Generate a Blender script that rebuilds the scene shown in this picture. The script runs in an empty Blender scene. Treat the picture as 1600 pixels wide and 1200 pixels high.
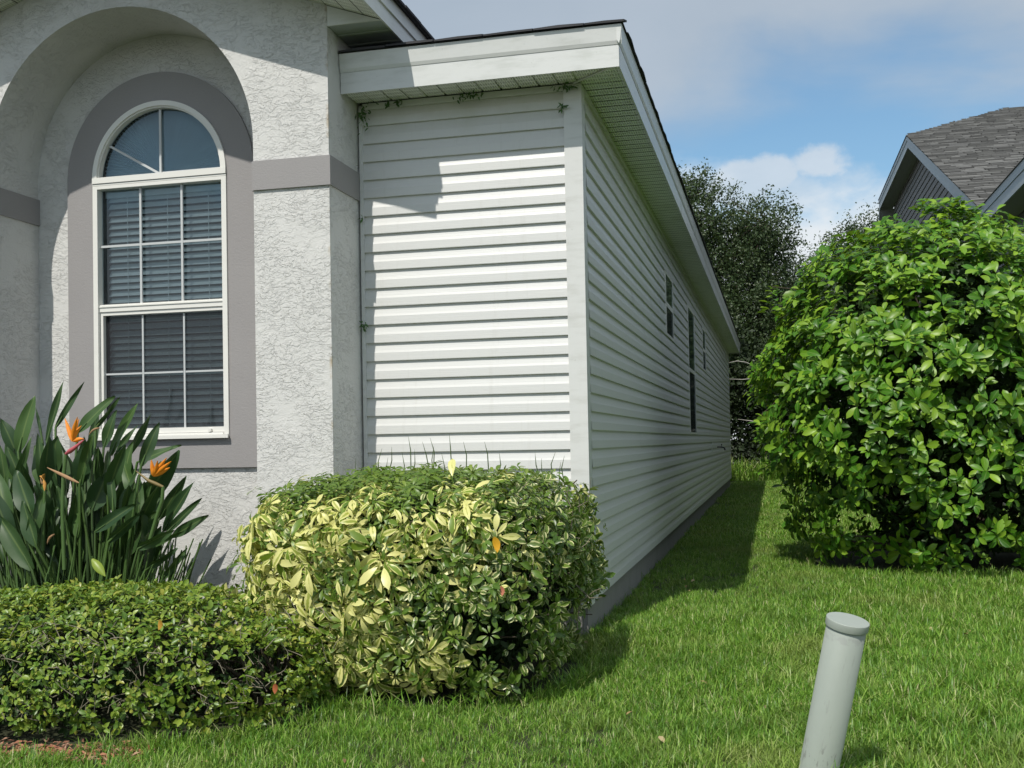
import bpy, math, random
import numpy as np
from mathutils import Vector, Matrix, Quaternion
random.seed(7); rng = np.random.default_rng(11)
S = bpy.context.scene
COL = S.collection

# ------------------------------------------------------------------ camera
CF, CYAW, CPITCH, CROLL = 1705.28, .2361, .0268, -.0190
CPOS = np.array([1.0993, -6.4351, 1.0917]); CSY = 47.13
_f = np.array([-math.sin(CYAW)*math.cos(CPITCH), math.cos(CYAW)*math.cos(CPITCH), math.sin(CPITCH)])
_r = np.array([math.cos(CYAW), math.sin(CYAW), 0.]); _u = np.cross(_r, _f)
_r2 = _r*math.cos(CROLL)+_u*math.sin(CROLL); _u2 = -_r*math.sin(CROLL)+_u*math.cos(CROLL)
cd = bpy.data.cameras.new('camera'); cam = bpy.data.objects.new('camera', cd); COL.objects.link(cam)
cd.sensor_width = 36; cd.lens = CF/1600*36; cd.shift_y = CSY/1600; cd.clip_start = .05; cd.clip_end = 2000
cam.matrix_world = Matrix(((_r2[0], _u2[0], -_f[0], CPOS[0]), (_r2[1], _u2[1], -_f[1], CPOS[1]), (_r2[2], _u2[2], -_f[2], CPOS[2]), (0, 0, 0, 1)))
S.camera = cam

# ------------------------------------------------------------------ light
S.view_settings.view_transform = 'Standard'; S.view_settings.look = 'None'
S.view_settings.gamma = 1; S.view_settings.exposure = 0.20; S.view_settings.use_curve_mapping = False
S.render.engine = 'CYCLES'
S.cycles.max_bounces = 8; S.cycles.transparent_max_bounces = 12
SUN = Vector((-.20, -1.0, 1.36)).normalized()          # towards the sun
EL = math.asin(SUN.z); AZ = math.atan2(SUN.x, SUN.y) % (2*math.pi)
sd = bpy.data.lights.new('sun', 'SUN'); sd.energy = 3.45; sd.angle = math.radians(.53); sd.color = (1, .955, .87)
so = bpy.data.objects.new('sun', sd); COL.objects.link(so); so.rotation_mode = 'QUATERNION'
so.rotation_quaternion = SUN.to_track_quat('Z', 'Y'); so.location = SUN*30

# node helpers
class NT:
    def __init__(s, tree): s.t = tree; s.n = tree.nodes; s.l = tree.links
    def new(s, k, **kw):
        n = s.n.new(k)
        for a, b in kw.items(): setattr(n, a, b)
        return n
    def set(s, n, **kw):
        for a, b in kw.items(): n.inputs[a.replace('_', ' ')].default_value = b
        return n
    def link(s, a, b): s.l.new(a, b)
    def put(s, sock, v):
        if isinstance(v, bpy.types.NodeSocket): s.l.new(v, sock)
        elif v is not None: sock.default_value = v
    def math(s, op, a, b=None, c=None, clamp=False):
        n = s.n.new('ShaderNodeMath'); n.operation = op; n.use_clamp = clamp
        s.put(n.inputs[0], a); s.put(n.inputs[1], b)
        if c is not None: s.put(n.inputs[2], c)
        return n.outputs[0]
    def vmath(s, op, a, b=None):
        n = s.n.new('ShaderNodeVectorMath'); n.operation = op
        s.put(n.inputs[0], a); s.put(n.inputs[1], b); return n
    def mix(s, f, a, b, mode='MIX'):
        n = s.n.new('ShaderNodeMix'); n.data_type = 'RGBA'; n.blend_type = mode
        s.put(n.inputs['Factor'], f); s.put(n.inputs[6], c4(a)); s.put(n.inputs[7], c4(b)); return n.outputs[2]
    def ramp(s, v, stops, mode='LINEAR'):
        n = s.n.new('ShaderNodeValToRGB'); n.color_ramp.interpolation = mode
        e = n.color_ramp.elements
        while len(e) < len(stops): e.new(.5)
        for i, (p, c) in enumerate(stops): e[i].position = p; e[i].color = c4(c if not isinstance(c, (int, float)) else (c, c, c))
        s.put(n.inputs[0], v); return n.outputs[0]
    def noise(s, vec, scale, detail=4, rough=.5, dist=0.):
        n = s.n.new('ShaderNodeTexNoise'); s.put(n.inputs['Vector'], vec)
        n.inputs['Scale'].default_value = scale; n.inputs['Detail'].default_value = detail
        n.inputs['Roughness'].default_value = rough; n.inputs['Distortion'].default_value = dist
        return n.outputs['Fac']
    def mapping(s, vec, scale=(1, 1, 1), loc=(0, 0, 0), rot=(0, 0, 0)):
        n = s.n.new('ShaderNodeMapping'); s.put(n.inputs[0], vec)
        n.inputs['Scale'].default_value = scale; n.inputs['Location'].default_value = loc; n.inputs['Rotation'].default_value = rot
        return n.outputs[0]
    def smooth(s, v, a, b):
        n = s.n.new('ShaderNodeMapRange'); n.interpolation_type = 'SMOOTHSTEP'
        s.put(n.inputs[0], v); n.inputs[1].default_value = a; n.inputs[2].default_value = b; return n.outputs[0]
def c4(c):
    if isinstance(c, (tuple, list)) and len(c) == 3: return (*c, 1)
    return c

w = bpy.data.worlds.new('World'); S.world = w; w.use_nodes = True
T = NT(w.node_tree); T.n.clear()
sky = T.new('ShaderNodeTexSky'); sky.sky_type = 'NISHITA'; sky.sun_disc = False
sky.sun_elevation = EL; sky.sun_rotation = AZ; sky.altitude = 0; sky.air_density = 1.1; sky.dust_density = 1.4; sky.ozone_density = 1.3
tc = T.new('ShaderNodeTexCoord'); D = tc.outputs['Generated']
sep = T.new('ShaderNodeSeparateXYZ'); T.link(D, sep.inputs[0]); dx, dy, dz = sep.outputs
# flat cloud layer: direction projected on a plane
zc = T.math('MAXIMUM', T.math('ADD', dz, .10), .03)
px_, py_ = T.math('DIVIDE', dx, zc), T.math('DIVIDE', dy, zc)
cmb = T.new('ShaderNodeCombineXYZ'); T.link(px_, cmb.inputs[0]); T.link(py_, cmb.inputs[1])
P = cmb.outputs[0]
n1 = T.noise(T.mapping(P, (.9, .55, 1), (3.1, .35, 0)), .9, 6, .55, .35)
n2 = T.noise(T.mapping(D, (1, 1, 2.2), (.2, 0, .4)), 3.2, 7, .55, .3)
veil = T.smooth(T.math('ADD', T.math('MULTIPLY', n1, .55), T.math('ADD', T.math('MULTIPLY', n2, .45), T.math('MULTIPLY', T.math('SUBTRACT', dz, .275), 1.9))), .40, .64)
veil = T.math('MULTIPLY', veil, .80)
# cumulus puffs : ellipses in azimuth/height, edge broken with noise
nb = T.noise(T.mapping(D, (1, 1, 1.15), (.7, .1, .3)), 17, 10, .60, .1)
nb2 = T.noise(T.mapping(D, (1, 1, 1.6), (.1, .6, .3)), 5, 6, .6, .1)
az = T.math('ARCTAN2', dx, dy)
def puff(a0, e0, ra, re, lo=.25, hi=.9, amp=1.5):
    u = T.math('DIVIDE', T.math('SUBTRACT', az, a0), ra); v = T.math('DIVIDE', T.math('SUBTRACT', dz, e0), re)
    d = T.math('SQRT', T.math('ADD', T.math('MULTIPLY', u, u), T.math('MULTIPLY', v, v)))
    d = T.math('ADD', d, T.math('MULTIPLY', T.math('SUBTRACT', .5, nb), amp))
    n = T.new('ShaderNodeMapRange', interpolation_type='SMOOTHSTEP'); T.link(d, n.inputs[0])
    n.inputs[1].default_value = hi; n.inputs[2].default_value = lo; return n.outputs[0]
pf = T.math('MAXIMUM', puff(-.024, .222, .040, .028, .50, .95, 1.9), puff(.008, .230, .036, .024, .50, .95, 1.9))
pf = T.math('MAXIMUM', pf, puff(.042, .236, .036, .026, .50, .95, 1.9))
pf = T.math('MAXIMUM', pf, T.math('MULTIPLY', puff(.012, .214, .085, .028, .4, 1.15, 1.7), .8))
pf = T.math('MAXIMUM', pf, T.math('MULTIPLY', puff(.16, .200, .10, .022, .2, 1.2, 3.0), .55))
pf = T.math('MAXIMUM', pf, T.math('MULTIPLY', puff(-.9, .25, .25, .05), .8))
pf = T.math('MAXIMUM', pf, T.math('MULTIPLY', puff(1.3, .22, .3, .05), .8))
# low white bank towards the horizon
bank = T.smooth(T.math('ADD', dz, T.math('MULTIPLY', T.math('SUBTRACT', nb2, .5), .16)), .228, .188)
bank = T.math('MULTIPLY', bank, .92)
skyc = sky.outputs[0]
skyc = T.mix(1, skyc, (.64, .79, .82), 'MULTIPLY')
ccol = T.mix(T.noise(T.mapping(D, (1, 1, 2.)), 14, 6, .6), (3.3, 3.65, 4.0), (4.9, 5.1, 5.3))
c1 = T.mix(veil, skyc, T.mix(n2, (2.1, 2.5, 2.9), (3.5, 3.75, 4.05)))
c2 = T.mix(T.math('MULTIPLY', pf, .68), c1, ccol)
c3 = T.mix(bank, c2, T.mix(nb2, (4.2, 4.5, 4.75), (5.3, 5.4, 5.5)))
bg = T.new('ShaderNodeBackground'); T.link(c3, bg.inputs[0]); bg.inputs[1].default_value = .15
wo = T.new('ShaderNodeOutputWorld'); T.link(bg.outputs[0], wo.inputs[0])

# ------------------------------------------------------------------ materials
def mat(name):
    m = bpy.data.materials.new(name); m.use_nodes = True; t = NT(m.node_tree)
    b = t.n['Principled BSDF']; return m, t, b
def gen(t): return t.new('ShaderNodeNewGeometry').outputs['Position']
def objc(t): return t.new('ShaderNodeTexCoord').outputs['Object']
def orand(t): return t.new('ShaderNodeObjectInfo').outputs['Random']
def bump(t, b, h, dist, strength=1.):
    n = t.new('ShaderNodeBump'); n.inputs['Strength'].default_value = strength; n.inputs['Distance'].default_value = dist
    t.link(h, n.inputs['Height']); t.link(n.outputs[0], b.inputs['Normal']); return n

def m_siding():
    m, t, b = mat('white_vinyl'); p = gen(t)
    g = t.noise(t.mapping(p, (3, 3, 160)), 1.0, 4, .6, .4)
    big = t.noise(t.mapping(p, (.8, .8, 2.5)), 1.0, 4, .55)
    col = t.mix(t.math('MULTIPLY', big, .45), (.65, .652, .645), (.595, .598, .59))
    col = t.mix(t.math('MULTIPLY', t.ramp(g, [(.3, 0), (.75, 1)]), .18), col, (.58, .58, .56))
    sp = t.new('ShaderNodeSeparateXYZ'); t.link(p, sp.inputs[0])
    # green-brown algae creeping down from the eave, broken up by noise
    al = t.math('MULTIPLY', t.smooth(t.math('ADD', sp.outputs[2], t.math('MULTIPLY', t.noise(p, 5, 5, .6), .5)), 3.25, 3.55), .45)
    col = t.mix(al, col, (.43, .45, .33))
    dr = t.math('MULTIPLY', t.smooth(t.noise(t.mapping(p, (30, 30, .9)), 1., 4, .6), .56, .72), .14)
    col = t.mix(dr, col, (.42, .41, .36))
    t.put(b.inputs['Base Color'], col); b.inputs['Roughness'].default_value = .42
    bump(t, b, g, .0012, .6); return m
def m_metal(name, col, rough=.35, dirt=(.40, .40, .36), k=.35):
    m, t, b = mat(name); p = gen(t)
    n = t.noise(t.mapping(p, (2, 2, 9)), 2.2, 6, .62)
    n3 = t.noise(p, 34, 4, .6)
    c = t.mix(t.math('MULTIPLY', t.smooth(n, .45, .75), k), col, dirt)
    c = t.mix(t.math('MULTIPLY', t.smooth(n3, .66, .74), .4), c, dirt)
    t.put(b.inputs['Base Color'], c); b.inputs['Roughness'].default_value = rough
    bump(t, b, t.noise(p, 2.5, 2, .5), .004, .25); return m
def m_stucco():
    m, t, b = mat('painted_stucco'); p = gen(t)
    warp = t.new('ShaderNodeTexNoise'); t.link(p, warp.inputs['Vector']); warp.inputs['Scale'].default_value = 7; warp.inputs['Detail'].default_value = 4
    wv = t.vmath('ADD', p, t.vmath('MULTIPLY', t.vmath('SUBTRACT', warp.outputs['Color'], (.5, .5, .5)).outputs[0], (.16, .16, .11)).outputs[0]).outputs[0]
    a = t.noise(t.mapping(wv, (15, 15, 34)), 1.0, 5.0, .62, .35)
    a2 = t.noise(t.mapping(wv, (40, 40, 64), (3, 1, 2)), 1.0, 4, .65, .4)
    k1 = t.smooth(a, .49, .53); k2 = t.smooth(a2, .46, .56)
    region = t.smooth(t.noise(p, 3.6, 4, .6), .36, .54)
    h = t.math('ADD', t.math('MULTIPLY', k1, t.math('ADD', .14, t.math('MULTIPLY', region, .86))), t.math('MULTIPLY', k2, t.math('ADD', .06, t.math('MULTIPLY', region, .30))))
    h = t.math('ADD', h, t.math('MULTIPLY', t.noise(p, 210, 3, .6), .16))
    h = t.math('ADD', h, t.math('MULTIPLY', t.noise(p, 6, 2, .5), .9))
    big = t.noise(p, 1.7, 5, .6)
    col = t.mix(t.math('MULTIPLY', big, .5), (.645, .64, .625), (.585, .58, .565))
    sp = t.new('ShaderNodeSeparateXYZ'); t.link(p, sp.inputs[0])
    # rusty water stain down the outer edge of the pilaster
    ex = t.smooth(t.math('ABSOLUTE', t.math('ADD', sp.outputs[0], 1.41)), .022, .002)
    ex = t.math('MULTIPLY', ex, t.smooth(t.math('ABSOLUTE', t.math('ADD', sp.outputs[1], .484)), .022, .002))
    st = t.math('MULTIPLY', ex, t.smooth(t.noise(t.mapping(p, (1, 1, 1.1), (0, 0, .3)), 7, 5, .6), .5, .72))
    col = t.mix(t.math('MULTIPLY', st, .75), col, (.36, .27, .14))
    dirt = t.math('MULTIPLY', t.smooth(t.math('ADD', sp.outputs[2], t.math('MULTIPLY', t.noise(p, 4, 5, .6), .5)), .55, .25), .35)
    col = t.mix(dirt, col, (.22, .20, .16))
    t.put(b.inputs['Base Color'], col); b.inputs['Roughness'].default_value = .8
    bump(t, b, h, .0050, .75); return m
def m_trim():
    m, t, b = mat('grey_smooth_stucco'); p = gen(t)
    n = t.noise(p, 2.2, 5, .6)
    col = t.mix(n, (.275, .262, .265), (.325, .312, .312))
    t.put(b.inputs['Base Color'], col); b.inputs['Roughness'].default_value = .8
    h = t.math('ADD', t.noise(t.mapping(p, (1, 1, 1.6)), 60, 4, .6), t.math('MULTIPLY', t.noise(p, 220, 2, .5), .4))
    bump(t, b, h, .003, .55); return m
def m_soffit(name, base, rot=False):
    # thin aluminium with rows of pressed vent slots
    m, t, b = mat(name); p = gen(t)
    sp = t.new('ShaderNodeSeparateXYZ'); t.link(p, sp.inputs[0])
    u, v = (sp.outputs[1], sp.outputs[0]) if rot else (sp.outputs[0], sp.outputs[1])   # u across the strips
    fu = t.math('FRACT', t.math('DIVIDE', u, .059)); fv = t.math('FRACT', t.math('DIVIDE', v, .0155))
    su = t.math('MULTIPLY', t.smooth(fu, .10, .18), t.smooth(fu, .84, .76))
    sv = t.math('MULTIPLY', t.smooth(fv, .25, .38), t.smooth(fv, .85, .72))
    s = t.math('MULTIPLY', su, sv)
    n = t.noise(p, 3.5, 6, .62)
    col = t.mix(t.math('MULTIPLY', t.smooth(n, .46, .74), .4), base, (.48, .50, .40))
    col = t.mix(t.math('MULTIPLY', s, .5), col, (.10, .11, .10))
    t.put(b.inputs['Base Color'], col); b.inputs['Roughness'].default_value = .45
    bump(t, b, t.math('SUBTRACT', 1, s), .003, .5); return m
def m_plain(name, col, rough=.5, n=.15, sc=8, metallic=0):
    m, t, b = mat(name); p = gen(t)
    c = t.mix(t.math('MULTIPLY', t.noise(p, sc, 5, .6), n*2), col, tuple(x*.55 for x in col))
    t.put(b.inputs['Base Color'], c); b.inputs['Roughness'].default_value = rough; b.inputs['Metallic'].default_value = metallic; return m
def m_shingle(name, c0, c1, c2):
    m, t, b = mat(name); p = gen(t)
    at = t.new('ShaderNodeAttribute', attribute_name='rnd').outputs['Fac']
    r = t.math('FRACT', t.math('ADD', at, orand(t)))
    col = t.mix(r, c0, c1)
    col = t.mix(t.math('MULTIPLY', t.noise(p, 1.1, 4, .6), .6), col, c2)
    g = t.noise(p, 190, 3, .7)
    col = t.mix(t.math('MULTIPLY', g, .55), col, (.03, .03, .03))
    t.put(b.inputs['Base Color'], col); b.inputs['Roughness'].default_value = .9
    bump(t, b, g, .003, .6); return m
def m_glass():
    m, t, b = mat('window_glass'); t.n.remove(b)
    gl = t.new('ShaderNodeBsdfGlossy'); gl.inputs['Roughness'].default_value = .03; gl.inputs['Color'].default_value = (.85, .95, 1, 1)
    tr = t.new('ShaderNodeBsdfTransparent'); tr.inputs['Color'].default_value = (.70, .80, .84, 1)
    fr = t.new('ShaderNodeFresnel'); fr.inputs['IOR'].default_value = 1.6
    f = t.math('ADD', t.math('MULTIPLY', fr.outputs[0], .8), .03)
    mx = t.new('ShaderNodeMixShader'); t.put(mx.inputs[0], f); t.link(tr.outputs[0], mx.inputs[1]); t.link(gl.outputs[0], mx.inputs[2])
    nb_ = t.new('ShaderNodeBump'); nb_.inputs['Distance'].default_value = .01; nb_.inputs['Strength'].default_value = .15
    t.link(t.noise(gen(t), 1.4, 2, .5), nb_.inputs['Height']); t.link(nb_.outputs[0], gl.inputs['Normal'])
    t.link(mx.outputs[0], t.n['Material Output'].inputs[0]); return m
def m_screen():
    m, t, b = mat('insect_screen'); t.n.remove(b)
    df = t.new('ShaderNodeBsdfDiffuse'); df.inputs[0].default_value = (.05, .05, .055, 1)
    tr = t.new('ShaderNodeBsdfTransparent')
    mx = t.new('ShaderNodeMixShader'); mx.inputs[0].default_value = .40
    t.link(tr.outputs[0], mx.inputs[1]); t.link(df.outputs[0], mx.inputs[2]); t.link(mx.outputs[0], t.n['Material Output'].inputs[0]); return m
def m_leaf(name, stops, rough=.4, trans=.22, tcol=(.16, .30, .03), spec=.5, vein=0., edge=None, patch=None):
    """stops: colours picked by a per-leaf random value"""
    m, t, b = mat(name)
    at = t.new('ShaderNodeAttribute', attribute_name='rnd').outputs['Fac']
    r = t.math('FRACT', t.math('ADD', at, orand(t)))
    n = len(stops)
    col = t.ramp(r, [(i/(n-1), c) for i, c in enumerate(stops)])
    ac = t.new('ShaderNodeAttribute', attribute_name='across').outputs['Fac']   # -1..1 across the blade
    aa = t.math('ABSOLUTE', ac)
    if edge is not None:    # variegation: cream margin or centre
        nz = t.math('MULTIPLY', t.math('SUBTRACT', t.noise(objc(t), 60, 3, .6), .5), .9)
        k = t.smooth(t.math('ADD', aa, t.math('ADD', nz, t.math('MULTIPLY', t.math('SUBTRACT', r, .5), edge[2]))), edge[1]-.12, edge[1]+.12)
        col = t.mix(k, col, edge[0])
    if vein: col = t.mix(t.math('MULTIPLY', t.smooth(aa, .16, .02), vein), col, (.30, .38, .12))
    if patch:
        col = t.mix(t.math('MULTIPLY', t.smooth(t.noise(gen(t), patch[1], 3, .5), .45, .65), .7), col, patch[0])
    t.put(b.inputs['Base Color'], col); b.inputs['Roughness'].default_value = rough
    b.inputs['Specular IOR Level'].default_value = spec
    tl = t.new('ShaderNodeBsdfTranslucent')
    t.put(tl.inputs[0], t.mix(.5, col, tcol))
    mx = t.new('ShaderNodeMixShader'); mx.inputs[0].default_value = trans
    t.link(b.outputs[0], mx.inputs[1]); t.link(tl.outputs[0], mx.inputs[2]); t.link(mx.outputs[0], t.n['Material Output'].inputs[0])
    return m
def m_soil():
    m, t, b = mat('lawn_soil'); p = gen(t)
    n = t.noise(p, 5, 6, .65); f = t.noise(p, 60, 4, .7)
    col = t.mix(n, (.035, .055, .015), (.075, .07, .035)); col = t.mix(t.math('MULTIPLY', f, .6), col, (.02, .025, .01))
    t.put(b.inputs['Base Color'], col); b.inputs['Roughness'].default_value = .95
    bump(t, b, f, .02, 1); return m
def m_concrete():
    m, t, b = mat('foundation_concrete'); p = gen(t)
    col = t.mix(t.noise(p, 4, 6, .65), (.30, .29, .27), (.20, .20, .18))
    t.put(b.inputs['Base Color'], col); b.inputs['Roughness'].default_value = .85
    bump(t, b, t.noise(p, 60, 5, .6), .004, .7); return m
def m_pipe():
    m, t, b = mat('weathered_pvc'); p = objc(t)
    sp = t.new('ShaderNodeSeparateXYZ'); t.link(p, sp.inputs[0])
    n = t.noise(t.mapping(p, (9, 9, 3)), 1.4, 5, .6)
    col = t.mix(n, (.35, .385, .345), (.29, .325, .29))
    scr = t.smooth(t.noise(t.mapping(p, (60, 60, 9), (1, 2, .4), (.5, .35, 0)), 1., 3, .6), .63, .68)
    zb = t.math('MULTIPLY', t.smooth(sp.outputs[2], .13, .16), t.smooth(sp.outputs[2], .27, .23))
    scr2 = t.smooth(t.noise(t.mapping(p, (40, 40, 14), (2, 2, .4), (.5, .35, 0)), 1., 4, .65), .56, .62)
    col = t.mix(t.math('MULTIPLY', scr2, t.math('MULTIPLY', zb, .55)), col, (.16, .16, .15))
    col = t.mix(t.math('MULTIPLY', scr, .22), col, (.18, .18, .17))
    mud = t.math('MULTIPLY', t.smooth(t.math('ADD', sp.outputs[2], t.math('MULTIPLY', t.noise(p, 18, 4, .6), .12)), .20, .04), .55)
    col = t.mix(mud, col, (.40, .36, .24))
    # grey glue smear just under the cap
    gz = t.math('MULTIPLY', t.smooth(sp.outputs[2], .605, .611), t.smooth(sp.outputs[2], .636, .628))
    gl = t.math('MULTIPLY', gz, t.math('MULTIPLY', t.smooth(t.noise(p, 28, 3, .7), .42, .55), t.smooth(sp.outputs[0], .05, .02)))
    col = t.mix(t.math('MULTIPLY', gl, .45), col, (.25, .26, .25))
    t.put(b.inputs['Base Color'], col); b.inputs['Roughness'].default_value = .5
    bump(t, b, t.noise(p, 40, 4, .6), .001, .5); return m
def m_bark(name, a=(.16, .14, .11), c=(.06, .05, .04)):
    m, t, b = mat(name); p = objc(t)
    n = t.noise(t.mapping(p, (9, 9, 2.5)), 2., 6, .65)
    t.put(b.inputs['Base Color'], t.mix(n, a, c)); b.inputs['Roughness'].default_value = .9
    bump(t, b, n, .02, .8); return m

M = dict(
    siding=m_siding(), trim=m_metal('white_trim', (.65, .655, .645), .4), fascia=m_metal('white_fascia', (.66, .67, .66), .33, (.40, .42, .38), .4),
    stucco=m_stucco(), grey=m_trim(),
    soffit_f=m_soffit('vented_soffit_front', (.84, .85, .80), True), soffit_s=m_soffit('vented_soffit_side', (.84, .87, .83), True),
    soffit_p=m_plain('plain_soffit', (.42, .46, .48), .5),
    frame=m_plain('white_window_frame', (.80, .79, .75), .35, .1), muntin=m_plain('window_muntin', (.55, .57, .58), .4, .1),
    glass=m_glass(), screen=m_screen(), blind=m_plain('blind_slat', (.68, .70, .69), .5, .05), fan=m_plain('pleated_shade', (.55, .60, .62), .8, .08),
    room=m_plain('room_wall', (.13, .14, .15), .9), conc=m_concrete(),
    roof=m_shingle('dark_shingles', (.035, .035, .042), (.06, .06, .07), (.03, .03, .03)),
    roof2=m_shingle('grey_shingles', (.12, .12, .118), (.29, .29, .28), (.20, .20, .195)),
    nsiding=m_plain('grey_lap_siding', (.17, .165, .16), .6, .15, 3), nfascia=m_metal('weathered_grey_fascia', (.36, .42, .46), .5, (.42, .42, .40), .5),
    nsoffit=m_plain('neighbor_soffit', (.30, .31, .31), .6), nstucco=m_plain('neighbor_wall', (.3, .3, .3), .8),
    soil=m_soil(), pipe=m_pipe(), bark=m_bark('bark'), twig=m_bark('pale_twig', (.30, .27, .20), (.14, .12, .08)), darktwig=m_bark('dark_twig', (.11, .085, .06), (.045, .035, .025)),
    black=m_plain('dark_metal', (.03, .03, .03), .4), deadwood=m_bark('dead_wood', (.55, .53, .48), (.35, .33, .30)),
)

# ------------------------------------------------------------------ geometry helpers
class MB:
    def __init__(s): s.v = []; s.f = []; s.sm = []
    def add(s, vs, fs, smooth=False):
        o = len(s.v); s.v += [tuple(map(float, v)) for v in vs]; s.f += [tuple(i+o for i in f) for f in fs]; s.sm += [smooth]*len(fs); return s
    def box(s, x0, x1, y0, y1, z0, z1):
        return s.add([(x0,y0,z0),(x1,y0,z0),(x1,y1,z0),(x0,y1,z0),(x0,y0,z1),(x1,y0,z1),(x1,y1,z1),(x0,y1,z1)],
                     [(0,3,2,1),(4,5,6,7),(0,1,5,4),(1,2,6,5),(2,3,7,6),(3,0,4,7)])
    def poly(s, pts): return s.add(pts, [tuple(range(len(pts)))])
    def prism(s, pts, off):
        n = len(pts); q = [tuple(np.add(p, off)) for p in pts]
        return s.add(list(pts)+q, [tuple(range(n))[::-1], tuple(range(n, 2*n))]+[(i, (i+1) % n, n+(i+1) % n, n+i) for i in range(n)])
    def tube(s, pts, rad, n=8, cap=True):
        pts = [Vector(p) for p in pts]; m = len(pts)
        if isinstance(rad, (int, float)): rad = [rad]*m
        vs = []; prev = None
        for i, p in enumerate(pts):
            t = (pts[min(i+1, m-1)]-pts[max(i-1, 0)]).normalized()
            a = prev if prev is not None else (Vector((0, 0, 1)) if abs(t.z) < .9 else Vector((1, 0, 0)))
            b = t.cross(a).normalized(); c = b.cross(t).normalized(); prev = c
            for k in range(n):
                an = 2*math.pi*k/n; vs.append(p+(b*math.cos(an)+c*math.sin(an))*rad[i])
        fs = [(i*n+k, i*n+(k+1) % n, (i+1)*n+(k+1) % n, (i+1)*n+k) for i in range(m-1) for k in range(n)]
        s.add(vs, fs, True)
        if cap: s.add(vs[:n], [tuple(range(n))[::-1]]); s.add(vs[-n:], [tuple(range(n))])
        return s
    def mesh(s, name):
        me = bpy.data.meshes.new(name); me.from_pydata(s.v, [], s.f); me.update()
        me.polygons.foreach_set('use_smooth', s.sm); return me
def link(name, me, m=None, parent=None, loc=None):
    o = bpy.data.objects.new(name, me)
    if m is not None and me is not None and len(me.materials) == 0: me.materials.append(m)
    COL.objects.link(o)
    if parent is not None: o.parent = parent
    if loc is not None: o.location = loc
    return o
def part(name, mb, m, parent=None, label=None):
    o = link(name, mb.mesh(name), m, parent)
    if label: o['label'] = label
    return o
def tag(o, label=None, cat=None, group=None, kind=None):
    for k, v in (('label', label), ('category', cat), ('group', group), ('kind', kind)):
        if v: o[k] = v
    return o
def thing(name, loc, label, cat, group=None):
    o = bpy.data.objects.new(name, None); COL.objects.link(o); o.location = loc; o.empty_display_size = .2
    return tag(o, label, cat, group)
def at(px, py, axis, val):
    d = _f+(px-800)/CF*_r2-(py-600-CSY)/CF*_u2
    return CPOS+d*((val-CPOS[axis])/d[axis])

# ------------------------------------------------------------------ ground
GZ = -.08
g = MB(); n_ = 60
xs = np.concatenate([np.linspace(-400, -14, 12), np.linspace(-12, 14, 53), np.linspace(16, 400, 12)])
ys = np.concatenate([np.linspace(-400, -14, 12), np.linspace(-12, 32, 89), np.linspace(34, 600, 12)])
def gh(x, y):
    k = np.clip((22-np.hypot(x, y-8))/6, 0, 1)
    return GZ+.012*np.sin(x*2.1+1)*np.cos(y*1.7)*k+.008*np.sin(x*5.3)*np.sin(y*4.1+2)*k
g.v = [(x, y, float(gh(x, y))) for y in ys for x in xs]
nx = len(xs); g.f = [(j*nx+i, j*nx+i+1, (j+1)*nx+i+1, (j+1)*nx+i) for j in range(len(ys)-1) for i in range(nx-1)]; g.sm = [True]*len(g.f)
tag(part('ground', g, M['soil']), 'dark soil ground under the lawn', kind='structure')

# ------------------------------------------------------------------ the house
H = thing('house', (0, 0, 0), 'near white vinyl sided house with a pale stucco bay and tall arched window', 'house')
CX, CZ = -2.815, 2.923; RN = .92; YF = -.484; XS = -1.41; XN = -.0
SL = .355
def rake(x): return 3.573+SL*(-1.06-x) if x > CX else 3.573+SL*(x-(2*CX+1.06))
def arch(mb, cx, cz, r, zlow, zb, y, top, n=48, x_only=False):
    """face on plane y with an arched opening: everything above the arch up to top(x)"""
    an = [math.pi*i/n for i in range(n+1)]
    for a, b in zip(an[:-1], an[1:]):
        x0, x1 = cx+r*math.cos(a), cx+r*math.cos(b); z0, z1 = cz+r*math.sin(a), cz+r*math.sin(b)
        mb.poly([(x1, y, z1), (x0, y, z0), (x0, y, top(x0)), (x1, y, top(x1))])
mb = MB()
XL = 2*CX-XS                                     # left outer edge of the bay
arch(mb, CX, CZ, RN, 0, 0, YF, rake)
mb.poly([(CX+RN, YF, -.3), (XS, YF, -.3), (XS, YF, rake(XS)), (CX+RN, YF, rake(CX+RN))])
mb.poly([(XL, YF, -.3), (CX-RN, YF, -.3), (CX-RN, YF, rake(CX-RN)), (XL, YF, rake(XL))])
an = [math.pi*i/48 for i in range(49)]
prof = [(CX+RN, -.3)]+[(CX+RN*math.cos(a), CZ+RN*math.sin(a)) for a in an]+[(CX-RN, -.3)]
rows = len(prof)
vs = []
for (x, z) in prof: vs += [(x, YF, z), (x, 0, z)]
mb.add(vs, [(2*i, 2*i+1, 2*i+3, 2*i+2) for i in range(rows-1)], True)
mb.poly([(XS, YF, -.3), (XS, 6, -.3), (XS, 6, 3.573), (XS, YF, 3.573)])
mb.poly([(XS, YF, 3.573), (XS, YF+.012, 3.573), (XS, YF+.012, rake(XS)), (XS, YF, rake(XS))])
mb.poly([(XL, YF, -.3), (XL, YF, 3.573), (XL, 6, 3.573), (XL, 6, -.3)])
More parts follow.
